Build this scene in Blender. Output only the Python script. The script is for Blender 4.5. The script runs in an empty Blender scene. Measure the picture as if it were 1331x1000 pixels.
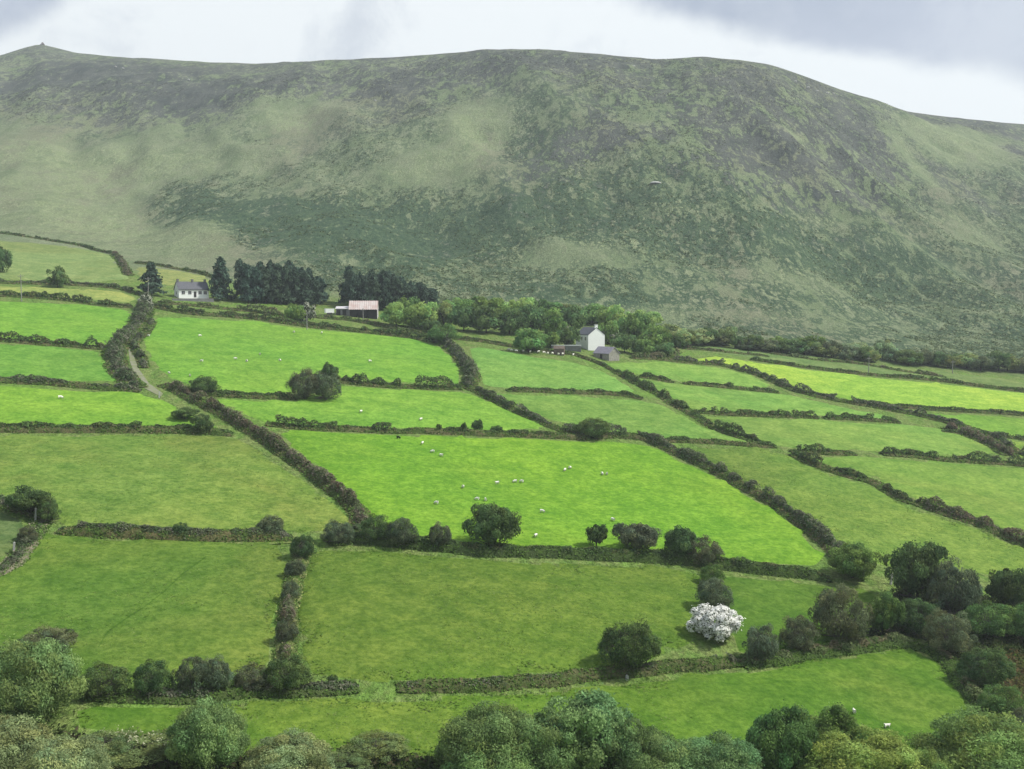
import bpy, bmesh, math
import numpy as np
from mathutils import Vector, Matrix

# ------------------------------------------------------------------ camera, sky, sun, exposure
SC = bpy.context.scene
COL = SC.collection
F, CX, CY, PITCH = 1400.0, 665.5, 500.0, math.radians(4.09)
cam = bpy.data.cameras.new('camera'); camo = bpy.data.objects.new('camera', cam); COL.objects.link(camo)
cam.sensor_width = 36.0; cam.lens = F / 1331.0 * 36.0; cam.clip_start = 0.5; cam.clip_end = 20000.0
camo.location = (0, 0, 0); camo.rotation_euler = (math.pi / 2 - PITCH, 0, 0)
SC.camera = camo

SUN_AZ, SUN_EL = math.radians(90.0), math.radians(50.0)      # azimuth clockwise from +Y (the view direction)
W = bpy.data.worlds.new('World'); SC.world = W; W.use_nodes = True
nt = W.node_tree; N = nt.nodes; L = nt.links; N.clear()
def nd(tree, typ, **kw):
    n = tree.nodes.new(typ)
    for k, v in kw.items(): setattr(n, k, v)
    return n
def mth(tree, op, a, b=None, c=None, clamp=False):
    n = tree.nodes.new('ShaderNodeMath'); n.operation = op; n.use_clamp = clamp
    for i, v in enumerate((a, b, c)):
        if v is None: continue
        if isinstance(v, (int, float)): n.inputs[i].default_value = v
        else: tree.links.new(v, n.inputs[i])
    return n.outputs[0]
def maprange(tree, v, a, b, c=0.0, d=1.0, smooth=True):
    n = tree.nodes.new('ShaderNodeMapRange'); n.clamp = True
    n.interpolation_type = 'SMOOTHSTEP' if smooth else 'LINEAR'
    tree.links.new(v, n.inputs[0])
    for i, q in enumerate((a, b, c, d)): n.inputs[i + 1].default_value = q
    return n.outputs[0]
def mixc(tree, f, a, b, mode='MIX'):
    n = tree.nodes.new('ShaderNodeMix'); n.data_type = 'RGBA'; n.blend_type = mode; n.clamp_factor = True
    for i, v in ((0, f), (6, a), (7, b)):
        if isinstance(v, (int, float)): n.inputs[i].default_value = v
        elif isinstance(v, (tuple, list)): n.inputs[i].default_value = (*v[:3], 1.0)
        else: tree.links.new(v, n.inputs[i])
    return n.outputs[2]
def noise(tree, vec, scale, detail=4.0, rough=0.55, dist=0.0):
    n = tree.nodes.new('ShaderNodeTexNoise'); n.inputs['Scale'].default_value = scale
    n.inputs['Detail'].default_value = detail; n.inputs['Roughness'].default_value = rough
    n.inputs['Distortion'].default_value = dist
    if vec is not None: tree.links.new(vec, n.inputs['Vector'])
    return n.outputs['Fac']

sky = nd(nt, 'ShaderNodeTexSky', sky_type='NISHITA', sun_disc=False, sun_elevation=SUN_EL, sun_rotation=SUN_AZ)
sky.air_density = 1.0; sky.dust_density = 1.5
tc = nd(nt, 'ShaderNodeTexCoord'); sp = nd(nt, 'ShaderNodeSeparateXYZ'); L.new(tc.outputs['Generated'], sp.inputs[0])
az = mth(nt, 'ARCTAN2', sp.outputs[0], sp.outputs[1]); el = mth(nt, 'ARCSINE', sp.outputs[2])
zz = mth(nt, 'ADD', mth(nt, 'MAXIMUM', sp.outputs[2], 0.0), 0.22)
cb = nd(nt, 'ShaderNodeCombineXYZ')
L.new(mth(nt, 'DIVIDE', sp.outputs[0], zz), cb.inputs[0]); L.new(mth(nt, 'DIVIDE', sp.outputs[1], zz), cb.inputs[1])
n1 = noise(nt, cb.outputs[0], 1.6, 6.0, 0.55, 0.3)
n2 = noise(nt, tc.outputs['Generated'], 5.0, 6.0, 0.6, 0.2)
edge = mth(nt, 'SUBTRACT', math.radians(16.3), mth(nt, 'MULTIPLY', maprange(nt, az, 0.02, 0.46, smooth=False), math.radians(6.3)))
edge = mth(nt, 'SUBTRACT', edge, mth(nt, 'MULTIPLY', maprange(nt, az, -0.28, -0.5), math.radians(5.2)))
dv = mth(nt, 'SUBTRACT', el, edge)
dv = mth(nt, 'ADD', dv, mth(nt, 'MULTIPLY', mth(nt, 'SUBTRACT', n2, 0.5), 0.085))
grey = maprange(nt, dv, -0.010, 0.016)
n3 = noise(nt, tc.outputs['Generated'], 9.0, 7.0, 0.62, 0.4)
wisp = mth(nt, 'MULTIPLY', maprange(nt, mth(nt, 'ADD', mth(nt, 'MULTIPLY', n2, 0.5), mth(nt, 'MULTIPLY', n3, 0.5)), 0.50, 0.64), 0.55)
grey = mth(nt, 'MAXIMUM', mth(nt, 'MULTIPLY', grey, mth(nt, 'ADD', 0.80, mth(nt, 'MULTIPLY', maprange(nt, n3, 0.38, 0.60), 0.20))), wisp)
tone = mixc(nt, maprange(nt, n1, 0.30, 0.72), (0.39, 0.45, 0.56), (0.53, 0.585, 0.69))
CLOUD_WHITE = (0.93, 0.975, 0.985)
cloud = mixc(nt, grey, CLOUD_WHITE, tone)
mul = nd(nt, 'ShaderNodeVectorMath', operation='SCALE'); L.new(sky.outputs[0], mul.inputs[0]); mul.inputs['Scale'].default_value = 0.10
SKY_GAIN = 0.66
cl2 = nd(nt, 'ShaderNodeVectorMath', operation='SCALE'); L.new(cloud, cl2.inputs[0]); cl2.inputs['Scale'].default_value = SKY_GAIN
allsky = mixc(nt, 0.94, mul.outputs[0], cl2.outputs[0])
bg = nd(nt, 'ShaderNodeBackground'); L.new(allsky, bg.inputs[0]); bg.inputs[1].default_value = 1.0
wo = nd(nt, 'ShaderNodeOutputWorld'); L.new(bg.outputs[0], wo.inputs[0])

sun = bpy.data.lights.new('sun', 'SUN'); suno = bpy.data.objects.new('sun', sun); COL.objects.link(suno)
sun.energy = 3.0; sun.angle = math.radians(4.0); sun.color = (1.0, 0.96, 0.88)
sdir = Vector((math.sin(SUN_AZ) * math.cos(SUN_EL), math.cos(SUN_AZ) * math.cos(SUN_EL), math.sin(SUN_EL)))
suno.rotation_euler = sdir.to_track_quat('Z', 'Y').to_euler(); suno.location = sdir * 400

VS = SC.view_settings
SC.display_settings.display_device = 'sRGB'
VS.view_transform = 'Standard'; VS.look = 'None'; VS.gamma = 1.0; VS.exposure = 0.72; VS.use_curve_mapping = False
cy = SC.cycles
cy.max_bounces = 5; cy.diffuse_bounces = 3; cy.glossy_bounces = 1; cy.transmission_bounces = 2
cy.volume_bounces = 0; cy.transparent_max_bounces = 4; cy.use_denoising = True

# ------------------------------------------------------------------ numeric helpers
_rs = np.random.RandomState(7)
_tab = _rs.rand(256, 256)
def vnoise(x, y):
    x = np.asarray(x, float); y = np.asarray(y, float)
    xi = np.floor(x).astype(int); yi = np.floor(y).astype(int)
    fx = x - xi; fy = y - yi
    fx = fx * fx * (3 - 2 * fx); fy = fy * fy * (3 - 2 * fy)
    g = lambda a, b: _tab[a & 255, b & 255]
    return (g(xi, yi) * (1 - fx) + g(xi + 1, yi) * fx) * (1 - fy) + (g(xi, yi + 1) * (1 - fx) + g(xi + 1, yi + 1) * fx) * fy
def fbm(x, y, oct=4, gain=0.5):
    a, s, t = 1.0, 0.0, 0.0
    for i in range(oct):
        s = s + a * (vnoise(x * 2 ** i + 17.3 * i, y * 2 ** i + 9.1 * i) - 0.5); t += a; a *= gain
    return s / t
def sstep(a, b, v):
    t = np.clip((v - a) / (b - a), 0, 1); return t * t * (3 - 2 * t)
def pixdir(px, py):
    cx = (px - CX) / F; cyy = (CY - py) / F
    return cx, math.cos(PITCH) + cyy * math.sin(PITCH), -math.sin(PITCH) + cyy * math.cos(PITCH)

# ------------------------------------------------------------------ the shape of the land
RIDGE = [(-700, 190), (-300, 120), (-120, 92), (0, 72), (30, 63), (50, 58), (70, 62), (100, 69), (150, 74), (250, 80), (330, 83), (400, 80), (500, 75),
         (570, 70), (640, 65), (700, 65), (780, 70), (855, 78), (905, 75), (960, 78), (1000, 84), (1050, 101), (1100, 119),
         (1150, 135), (1180, 145), (1250, 154), (1331, 162), (1500, 190), (2000, 260)]
_ru, _rt = [], []
for q in RIDGE:
    d_ = pixdir(*q); _ru.append(d_[0] / d_[1]); _rt.append(d_[2] / d_[1])
_us = np.linspace(-1.0, 1.0, 1001)
_ts = np.interp(_us, _ru, _rt)
_k = np.exp(-np.linspace(-2, 2, 7) ** 2); _k /= _k.sum()
_ts = np.convolve(np.pad(_ts, 3, 'edge'), _k, 'valid')
_dr = np.interp(_us, [-0.6, -0.45, -0.3, -0.1, 0.0, 0.15, 0.24, 0.32, 0.42, 0.6], [1500, 1480, 1350, 1150, 1080, 1020, 1000, 1040, 1180, 1350])
_y0 = np.interp(_us, [-0.6, -0.45, -0.2, 0.0, 0.2, 0.48], [500, 490, 470, 460, 455, 445])
_k2 = np.exp(-np.linspace(-2, 2, 41) ** 2); _k2 /= _k2.sum()
_dr = np.convolve(np.pad(_dr, 20, 'edge'), _k2, 'valid'); _y0 = np.convolve(np.pad(_y0, 20, 'edge'), _k2, 'valid')
B, C, Z0 = 0.14, -0.10, -67.4
def H(X, Y):
    X = np.asarray(X, float); Y = np.asarray(Y, float)
    und = fbm(X / 90.0 + 3, Y / 90.0 + 5, 2) * 2.2 * sstep(60, 140, Y) + fbm(X / 23.0 + 31, Y / 23.0 + 8, 2) * 0.45 * sstep(60, 140, Y)
    pl = Z0 + B * Y + C * np.clip(X, -900, 900)
    near = np.where(Y > 0, -1.7 - 0.6 * Y, -1.7 - 0.12 * Y)
    k = 5.0
    hgt = np.maximum(pl, near) + np.where(np.abs(pl - near) < k, (k - np.abs(pl - near)) ** 2 / (4 * k), 0)
    u = np.clip(X / np.maximum(Y, 60.0), -0.98, 0.98)
    y0 = np.interp(u, _us, _y0); dr = np.interp(u, _us, _dr); tt = np.interp(u, _us, _ts)
    zr = tt * dr; s0 = B + C * u; z0 = Z0 + s0 * y0; Ld = dr - y0; s1 = tt
    t = np.clip((Y - y0) / Ld, 0, 1); t2 = t * t; t3 = t2 * t
    hm = (2 * t3 - 3 * t2 + 1) * z0 + (t3 - 2 * t2 + t) * Ld * s0 + (-2 * t3 + 3 * t2) * zr + (t3 - t2) * Ld * s1
    e = np.maximum(Y - dr, 0)
    back = zr + s1 * e - 0.0016 * e * e
    slope_end = 0.35; eb = (s1 + slope_end) / 0.0032
    back = np.where(e > eb, zr + s1 * eb - 0.0016 * eb * eb - slope_end * (e - eb), back)
    hm = np.where(Y > dr, np.maximum(back, -60), hm)
    env = np.sin(np.pi * np.clip(t, 0, 1)) ** 0.7
    rid = 1 - np.abs(2 * fbm((X + 0.35 * Y) / 130.0, (Y - 0.2 * X) / 420.0 + 2, 4) * 1.7)
    rel = (rid - 0.75) * 20 + fbm(X / 45.0, Y / 60.0, 4) * 12 + fbm(X / 11.0 + 4, Y / 14.0, 3) * 3.6
    hm = hm + rel * env * np.where(Y > dr, 0, 1) * sstep(y0, y0 + 120, Y) + 1.2 * fbm(X / 30.0, Y / 60.0 + 7, 3) * sstep(0.5, 1, t)
    return np.where(Y > y0, hm, hgt) + und * (1 - sstep(y0, y0 + 150, Y))
_Yg = np.concatenate([np.arange(70, 600, 1.5), np.arange(600, 1600, 4.0)])
def at(px, py):
    d = pixdir(px, py); X = d[0] / d[1] * _Yg; z = d[2] / d[1] * _Yg - H(X, _Yg)
    i = np.nonzero(z < 0)[0]
    if len(i) == 0 or i[0] == 0: Yh = _Yg[-1] if len(i) == 0 else _Yg[0]
    else:
        j = i[0]; Yh = _Yg[j - 1] + (_Yg[j] - _Yg[j - 1]) * z[j - 1] / (z[j - 1] - z[j])
    Xh = d[0] / d[1] * Yh
    return Vector((Xh, Yh, float(H(Xh, Yh))))
def dist_px(p): return F / p.length              # pixels (of 1331) per metre at p

# ------------------------------------------------------------------ mesh / object helpers
def mesh_np(name, V, Q, cols=None, nper=4, smooth=False):
    m = bpy.data.meshes.new(name); V = np.asarray(V, np.float32); Q = np.asarray(Q, np.int32)
    m.vertices.add(len(V)); m.vertices.foreach_set('co', V.ravel())
    m.loops.add(Q.size); m.loops.foreach_set('vertex_index', Q.ravel())
    m.polygons.add(len(Q)); m.polygons.foreach_set('loop_start', np.arange(0, Q.size, nper, dtype=np.int32))
    m.polygons.foreach_set('loop_total', np.full(len(Q), nper, np.int32))
    if smooth: m.polygons.foreach_set('use_smooth', np.ones(len(Q), bool))
    if cols is not None:
        a = m.color_attributes.new('col', 'FLOAT_COLOR', 'POINT')
        c4 = np.ones((len(V), 4), np.float32); c4[:, :3] = cols; a.data.foreach_set('color', c4.ravel())
    m.update(calc_edges=True); return m
def link(name, mesh, mat=None, parent=None, **props):
    o = bpy.data.objects.new(name, mesh); COL.objects.link(o)
    if mat is not None and len(mesh.materials) == 0: mesh.materials.append(mat)
    if parent is not None: o.parent = parent
    for k, v in props.items():
        if v is not None: o[k] = v
    return o
def empty(name, loc, rz=0.0, **props):
    o = bpy.data.objects.new(name, None); COL.objects.link(o); o.location = loc; o.rotation_euler = (0, 0, rz)
    o.empty_display_size = 0.5
    for k, v in props.items():
        if v is not None: o[k] = v
    return o
def bm_mesh(name, bm):
    bmesh.ops.recalc_face_normals(bm, faces=bm.faces[:])
    m = bpy.data.meshes.new(name); bm.to_mesh(m); bm.free(); return m
def box(bm, x0, x1, y0, y1, z0, z1, mi=0):
    v = [bm.verts.new((x, y, z)) for z in (z0, z1) for y in (y0, y1) for x in (x0, x1)]
    for f in ((0, 2, 3, 1), (4, 5, 7, 6), (0, 1, 5, 4), (2, 6, 7, 3), (0, 4, 6, 2), (1, 3, 7, 5)):
        bm.faces.new([v[i] for i in f]).material_index = mi
def prism(bm, pts, axis, a, b):
    """polygon pts (2D) extruded along axis from a to b; axis 'x' -> pts are (y,z), 'y' -> (x,z)"""
    mk = (lambda p, t: (t, p[0], p[1])) if axis == 'x' else (lambda p, t: (p[0], t, p[1]))
    A = [bm.verts.new(mk(p, a)) for p in pts]; Bv = [bm.verts.new(mk(p, b)) for p in pts]
    bm.faces.new(A); bm.faces.new(Bv[::-1]); n = len(pts)
    for i in range(n): bm.faces.new([A[i], Bv[i], Bv[(i + 1) % n], A[(i + 1) % n]])
def tubes_np(segs, sides=5):
    """segs: list of polylines [(p, r), ...]; returns V, Q"""
    V, Q = [], []
    for pl in segs:
        base = len(V)
        for i, (p, r) in enumerate(pl):
            a = Vector(pl[min(i + 1, len(pl) - 1)][0]) - Vector(pl[max(i - 1, 0)][0])
            a.normalize(); t = a.orthogonal().normalized(); b = a.cross(t)
            for s in range(sides):
                th = 2 * math.pi * s / sides
                V.append(tuple(Vector(p) + (t * math.cos(th) + b * math.sin(th)) * r))
            if i:
                o = base + (i - 1) * sides
                for s in range(sides): Q.append((o + s, o + (s + 1) % sides, o + sides + (s + 1) % sides, o + sides + s))
    return np.array(V), np.array(Q)

# ------------------------------------------------------------------ materials
def newmat(name):
    m = bpy.data.materials.new(name); m.use_nodes = True; m.node_tree.nodes.clear(); return m, m.node_tree
def out_principled(t, col, rough=0.9, bump=None, bstr=0.4, bdist=0.1, spec=0.15):
    p = t.nodes.new('ShaderNodeBsdfPrincipled'); o = t.nodes.new('ShaderNodeOutputMaterial')
    if isinstance(col, (tuple, list)): p.inputs['Base Color'].default_value = (*col[:3], 1)
    else: t.links.new(col, p.inputs['Base Color'])
    p.inputs['Roughness'].default_value = rough; p.inputs['Specular IOR Level'].default_value = spec
    if bump is not None:
        b = t.nodes.new('ShaderNodeBump'); b.inputs['Strength'].default_value = bstr; b.inputs['Distance'].default_value = bdist
        t.links.new(bump, b.inputs['Height']); t.links.new(b.outputs[0], p.inputs['Normal'])
    t.links.new(p.outputs[0], o.inputs[0])
def pos(t):
    g = t.nodes.new('ShaderNodeNewGeometry'); return g.outputs['Position']
def scaled(t, vec, s):
    m = t.nodes.new('ShaderNodeMapping'); m.inputs['Scale'].default_value = s; t.links.new(vec, m.inputs[0]); return m.outputs[0]

def simple(name, col, var=0.15, scale=2.0, rough=0.85, spec=0.2, c2=None):
    m, t = newmat(name); P = pos(t)
    f = maprange(t, noise(t, P, scale, 5, 0.65), 0.3, 0.7)
    c2 = c2 or tuple(c * (1 - var * 2) for c in col)
    out_principled(t, mixc(t, f, c2, col), rough, noise(t, P, scale * 6, 3), 0.2, 0.03, spec); return m

M_WHITE = simple('white_limewash', (0.92, 0.92, 0.90), 0.025, 0.8)
M_SLATE = simple('slate_roof', (0.115, 0.12, 0.135), 0.15, 1.5, 0.6, 0.4)
M_LILAC = simple('weathered_slate', (0.30, 0.28, 0.33), 0.12, 1.2, 0.7, 0.3)
M_TIN = simple('rusty_tin', (0.46, 0.34, 0.30), 0.1, 0.35, 0.6, 0.3, c2=(0.56, 0.51, 0.48))
M_TINPALE = simple('pale_tin', (0.62, 0.60, 0.60), 0.1, 0.5, 0.6, 0.3)
M_GREY = simple('grey_render', (0.22, 0.22, 0.22), 0.15, 0.8)
M_STONE = simple('field_stone', (0.36, 0.34, 0.30), 0.2, 1.5)
M_DARKWOOD = simple('dark_timber', (0.055, 0.052, 0.05), 0.2, 1.0)
M_POLE = simple('weathered_pole', (0.30, 0.29, 0.27), 0.1, 1.0)
M_BROWNSHED = simple('brown_shed', (0.17, 0.135, 0.11), 0.15, 1.0)
M_BARK = simple('bark', (0.085, 0.072, 0.058), 0.2, 4.0)
M_PALEBARK = simple('pale_twig', (0.17, 0.155, 0.135), 0.2, 4.0)
M_PALE = simple('pale_rock', (0.50, 0.50, 0.47), 0.12, 1.0)
M_SCREE = simple('summit_stone', (0.22, 0.19, 0.18), 0.15, 0.6)
M_TRACK = simple('gravel_track', (0.24, 0.24, 0.18), 0.15, 0.6, c2=(0.17, 0.20, 0.08))
m, t = newmat('window_glass'); out_principled(t, (0.03, 0.035, 0.04), 0.1, spec=0.6); M_GLASS = m

def make_foliage(name, transl):
    m, t = newmat(name)
    a = t.nodes.new('ShaderNodeAttribute'); a.attribute_name = 'col'
    oi = t.nodes.new('ShaderNodeObjectInfo')
    c = mixc(t, 1.0, a.outputs['Color'], oi.outputs['Color'], 'MULTIPLY')
    d = t.nodes.new('ShaderNodeBsdfDiffuse'); tr = t.nodes.new('ShaderNodeBsdfTranslucent'); mx = t.nodes.new('ShaderNodeMixShader')
    t.links.new(c, d.inputs[0]); t.links.new(c, tr.inputs[0]); mx.inputs[0].default_value = transl
    t.links.new(d.outputs[0], mx.inputs[1]); t.links.new(tr.outputs[0], mx.inputs[2])
    o = t.nodes.new('ShaderNodeOutputMaterial'); t.links.new(mx.outputs[0], o.inputs[0]); return m
M_LEAF = make_foliage('foliage', 0.38)
M_NEEDLE = make_foliage('needles', 0.1)
M_FLEECE = make_foliage('fleece', 0.0)

# field grass: Object colour = sward colour (cloud shade mixed in on the front fields), alpha = how much dry olive grass is patched in
m, t = newmat('grass_sward'); P = pos(t)
oi = t.nodes.new('ShaderNodeObjectInfo'); base = oi.outputs['Color']
big = noise(t, P, 0.022, 4, 0.6, 0.5); mid = noise(t, P, 0.16, 5, 0.6); fine = noise(t, P, 1.1, 5, 0.75); str_ = noise(t, scaled(t, P, (0.05, 0.5, 0.3)), 1.0, 4, 0.6)
bigv = noise(t, P, 0.014, 3, 0.5, 0.3)
base = mixc(t, maprange(t, bigv, 0.35, 0.65), mixc(t, 1.0, base, (0.84, 0.92, 0.90), 'MULTIPLY'), mixc(t, 1.0, base, (1.10, 1.03, 1.0), 'MULTIPLY'))
dry = mth(t, 'MULTIPLY', maprange(t, big, 0.40, 0.62), oi.outputs['Alpha'])
c = mixc(t, dry, base, mixc(t, 0.65, base, (0.19, 0.19, 0.055)))
mid2 = noise(t, P, 0.42, 4, 0.65)
c = mixc(t, maprange(t, mid, 0.30, 0.70), mixc(t, 1.0, c, (0.70, 0.80, 0.70), 'MULTIPLY'), mixc(t, 1.0, c, (1.06, 1.03, 1.0), 'MULTIPLY'))
c = mixc(t, maprange(t, mid2, 0.34, 0.66), mixc(t, 1.0, c, (0.80, 0.86, 0.78), 'MULTIPLY'), mixc(t, 1.0, c, (1.10, 1.06, 1.05), 'MULTIPLY'))
c = mixc(t, mth(t, 'MULTIPLY', maprange(t, str_, 0.42, 0.75), 0.35), c, mixc(t, 1.0, c, (1.25, 1.12, 1.1), 'MULTIPLY'))
c = mixc(t, maprange(t, fine, 0.36, 0.64), mixc(t, 1.0, c, (0.66, 0.74, 0.64), 'MULTIPLY'), mixc(t, 1.0, c, (1.12, 1.10, 1.1), 'MULTIPLY'))
out_principled(t, c, 0.95, fine, 0.6, 0.35, 0.05); M_GRASS = m

# rough ground + hillside: vegetation cover from attributes ('cov': r heather, g bracken, b pale grass; 'hil': hill amount)
m, t = newmat('hill_ground'); P = pos(t)
a = t.nodes.new('ShaderNodeAttribute'); a.attribute_name = 'cov'; s = t.nodes.new('ShaderNodeSeparateColor'); t.links.new(a.outputs['Color'], s.inputs[0])
hil = a.outputs['Alpha']
PS = scaled(t, P, (1.0, 0.55, 0.55))
nb = noise(t, PS, 0.012, 5, 0.6, 0.6); nm = noise(t, PS, 0.055, 6, 0.65, 0.4); nf = noise(t, PS, 0.33, 5, 0.7); ng = noise(t, P, 1.1, 4, 0.75); nq = noise(t, scaled(t, P, (1.0, 0.4, 0.4)), 0.13, 5, 0.7, 0.5)
grass = mixc(t, maprange(t, nm, 0.3, 0.7), (0.148, 0.196, 0.100), (0.215, 0.245, 0.148))
grass = mixc(t, mth(t, 'MULTIPLY', maprange(t, nb, 0.47, 0.64), 0.4), grass, (0.205, 0.188, 0.135))
grass = mixc(t, maprange(t, nf, 0.55, 0.70), grass, (0.25, 0.24, 0.17))
brk = mixc(t, maprange(t, nf, 0.35, 0.7), (0.038, 0.072, 0.042), (0.090, 0.136, 0.070))
hea = mixc(t, maprange(t, nm, 0.32, 0.68), (0.054, 0.066, 0.059), (0.108, 0.118, 0.102))
fb = mth(t, 'ADD', mth(t, 'MULTIPLY_ADD', s.outputs[1], 0.62, 0.14), mth(t, 'ADD', mth(t, 'MULTIPLY', mth(t, 'SUBTRACT', nm, 0.5), 1.2), mth(t, 'ADD', mth(t, 'MULTIPLY', mth(t, 'SUBTRACT', nf, 0.5), 2.6), mth(t, 'MULTIPLY', mth(t, 'SUBTRACT', nq, 0.5), 3.2))))
c = mixc(t, maprange(t, fb, 0.30, 0.66), grass, brk)
fh = mth(t, 'ADD', mth(t, 'MULTIPLY', s.outputs[0], 0.72), mth(t, 'ADD', mth(t, 'MULTIPLY', mth(t, 'SUBTRACT', nb, 0.5), 1.2), mth(t, 'ADD', mth(t, 'MULTIPLY', mth(t, 'SUBTRACT', nm, 0.5), 1.2), mth(t, 'ADD', mth(t, 'MULTIPLY', mth(t, 'SUBTRACT', nf, 0.5), 2.2), mth(t, 'MULTIPLY', mth(t, 'SUBTRACT', nq, 0.5), 3.0)))))
c = mixc(t, maprange(t, fh, 0.30, 0.68), c, hea)
fp = mth(t, 'ADD', mth(t, 'MULTIPLY', s.outputs[2], 0.62), mth(t, 'ADD', mth(t, 'MULTIPLY', mth(t, 'SUBTRACT', nm, 0.5), 1.4), mth(t, 'ADD', mth(t, 'MULTIPLY', mth(t, 'SUBTRACT', nq, 0.5), 3.0), mth(t, 'MULTIPLY', mth(t, 'SUBTRACT', nf, 0.5), 2.2))))
c = mixc(t, mth(t, 'MULTIPLY', maprange(t, fp, 0.36, 0.78), 0.85), c, mixc(t, maprange(t, nf, 0.3, 0.7), (0.185, 0.245, 0.115), (0.255, 0.285, 0.165)))
rough_ = mixc(t, maprange(t, nf, 0.38, 0.62), (0.120, 0.205, 0.045), (0.185, 0.235, 0.075))
rough_ = mixc(t, maprange(t, nm, 0.5, 0.7), rough_, (0.150, 0.265, 0.050))
c = mixc(t, hil, rough_, c)
c = mixc(t, maprange(t, ng, 0.38, 0.62), mixc(t, 1.0, c, (0.70, 0.72, 0.70), 'MULTIPLY'), mixc(t, 1.0, c, (1.28, 1.28, 1.28), 'MULTIPLY'))
out_principled(t, c, 0.95, mth(t, 'ADD', nf, mth(t, 'MULTIPLY', ng, 0.5)), 0.9, 1.6, 0.03); M_HILL = m

m, t = newmat('hedge_bank'); P = pos(t)
f1 = maprange(t, noise(t, P, 0.35, 5, 0.65), 0.35, 0.65); f2 = maprange(t, noise(t, P, 2.2, 4, 0.7), 0.3, 0.7)
oi = t.nodes.new('ShaderNodeObjectInfo')
c = mixc(t, f1, (0.078, 0.125, 0.032), mixc(t, 1.0, oi.outputs['Color'], (1.5, 1.5, 1.5), 'MULTIPLY'))
c = mixc(t, f2, mixc(t, 1.0, c, (0.6, 0.62, 0.6), 'MULTIPLY'), c)
out_principled(t, c, 0.95, noise(t, P, 2.2, 4, 0.7), 0.8, 0.4, 0.05); M_BANK = m

# ------------------------------------------------------------------ terrain sheet
yr = np.concatenate([np.linspace(-160, 60, 14)[:-1], np.arange(60, 480, 4.0), np.arange(480, 1560, 3.6), np.arange(1560, 1900, 30.0)])
vc = np.linspace(-1, 1, 461)
VV, YY = np.meshgrid(vc, yr); WW = 150 + 0.78 * np.maximum(YY, 0); XX = VV * WW
ZZ = H(XX, YY)
uu = XX / np.maximum(YY, 60); y0g = np.interp(uu, _us, _y0)
ZZ = ZZ - 0.22 * sstep(80, 110, YY) * (1 - sstep(y0g - 5, y0g + 40, YY))
hilA = sstep(y0g - 30, y0g + 25, YY)
drg = np.interp(uu, _us, _dr); tg = np.clip((YY - y0g) / (drg - y0g), 0, 1.3)
wob = fbm(XX / 160.0, YY / 160.0, 4)
heather = 0.92 * sstep(0.50, 0.98, tg + wob * 0.5 + 0.08 * sstep(-0.05, 0.25, uu))
bracken = 0.36 + 0.30 * sstep(-0.2, 0.1, uu) - 0.30 * sstep(-0.22, -0.42, uu)
pale = 0.20 + 0.18 * sstep(-0.15, -0.4, uu) * (1 - sstep(0.55, 0.75, tg))
# patches of plant cover as they lie on the hill: (px, py) on the photograph -> place on the ground, radii in metres
def blob(px, py, rpx, rpy, rot=0.0):
    p = at(px, py); p2 = at(px, py - min(rpy, 12)); k = (p2.y - p.y) / min(rpy, 12)
    s_ = 1 / dist_px(p); u0 = p.x / p.y
    du = (XX / np.maximum(YY, 60) - u0) * F; dy = (YY - p.y) / max(k, 1e-3)
    c_, sn = math.cos(rot), math.sin(rot)
    a_ = (du * c_ - dy * sn) / rpx; b_ = (du * sn + dy * c_) / rpy
    return np.exp(-(a_ * a_ + b_ * b_) ** 1.5 + 0.0) * (YY > 430)
for args, am in (((245, 265, 70, 30), .8), ((370, 290, 80, 40), .9), ((330, 275, 110, 25), .5), ((480, 300, 120, 35), .8), ((640, 280, 80, 30), .45), ((560, 330, 110, 25), .5),
                 ((740, 270, 120, 45), .45), ((1000, 300, 150, 40), .35), ((700, 200, 50, 25), .3), ((1150, 360, 90, 30), .3), ((760, 380, 120, 20), .3), ((130, 180, 40, 10), .3)):
    g = blob(*args); bracken += am * g; pale -= am * 0.6 * g
for args, am in (((120, 110, 170, 35), .75), ((300, 125, 150, 22), .65), ((450, 105, 120, 18), .4), ((900, 150, 130, 70), .5), ((1000, 215, 150, 60), .55), ((760, 190, 90, 30), .45), ((1120, 200, 60, 60), .4),
                 ((640, 90, 200, 20), .3), ((1310, 195, 25, 8), .9), ((700, 225, 70, 25), .3), ((250, 130, 60, 15), .5)):
    g = blob(*args); heather += am * g; pale -= am * 0.7 * g
for args, am in (((390, 150, 60, 22), .8), ((620, 165, 42, 35), .9), ((120, 240, 160, 60), .35), ((60, 200, 120, 30), .3), ((250, 210, 140, 25), .35), ((480, 245, 110, 30), .35), ((590, 220, 90, 25), .4),
                 ((1030, 175, 22, 7), .9), ((830, 160, 30, 18), .6), ((900, 180, 20, 25), .5), ((1250, 180, 80, 14), .9), ((1190, 215, 60, 8, 0.5), .6), ((790, 215, 40, 12), .5), ((960, 170, 12, 12), .6),
                 ((200, 310, 130, 25), .5), ((90, 290, 100, 25), .45), ((860, 275, 60, 12), .5), ((1080, 290, 60, 12), .4), ((1050, 232, 14, 6), .7), ((760, 330, 80, 15), .45), ((1020, 360, 110, 18), .35), ((1250, 300, 80, 15), .4),
                 ((560, 200, 60, 15), .3), ((700, 320, 50, 20), .3), ((840, 410, 60, 14), .5), ((980, 410, 70, 12), .35)):
    g = blob(*args); pale += am * g; bracken -= 0.5 * am * g; heather -= 0.8 * am * g
nR, nC = XX.shape
idx = np.arange(nR * nC).reshape(nR, nC)
Q = np.stack([idx[:-1, :-1], idx[:-1, 1:], idx[1:, 1:], idx[1:, :-1]], -1).reshape(-1, 4)
tm = mesh_np('hillside', np.stack([XX, YY, ZZ], -1).reshape(-1, 3), Q, smooth=True)
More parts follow.
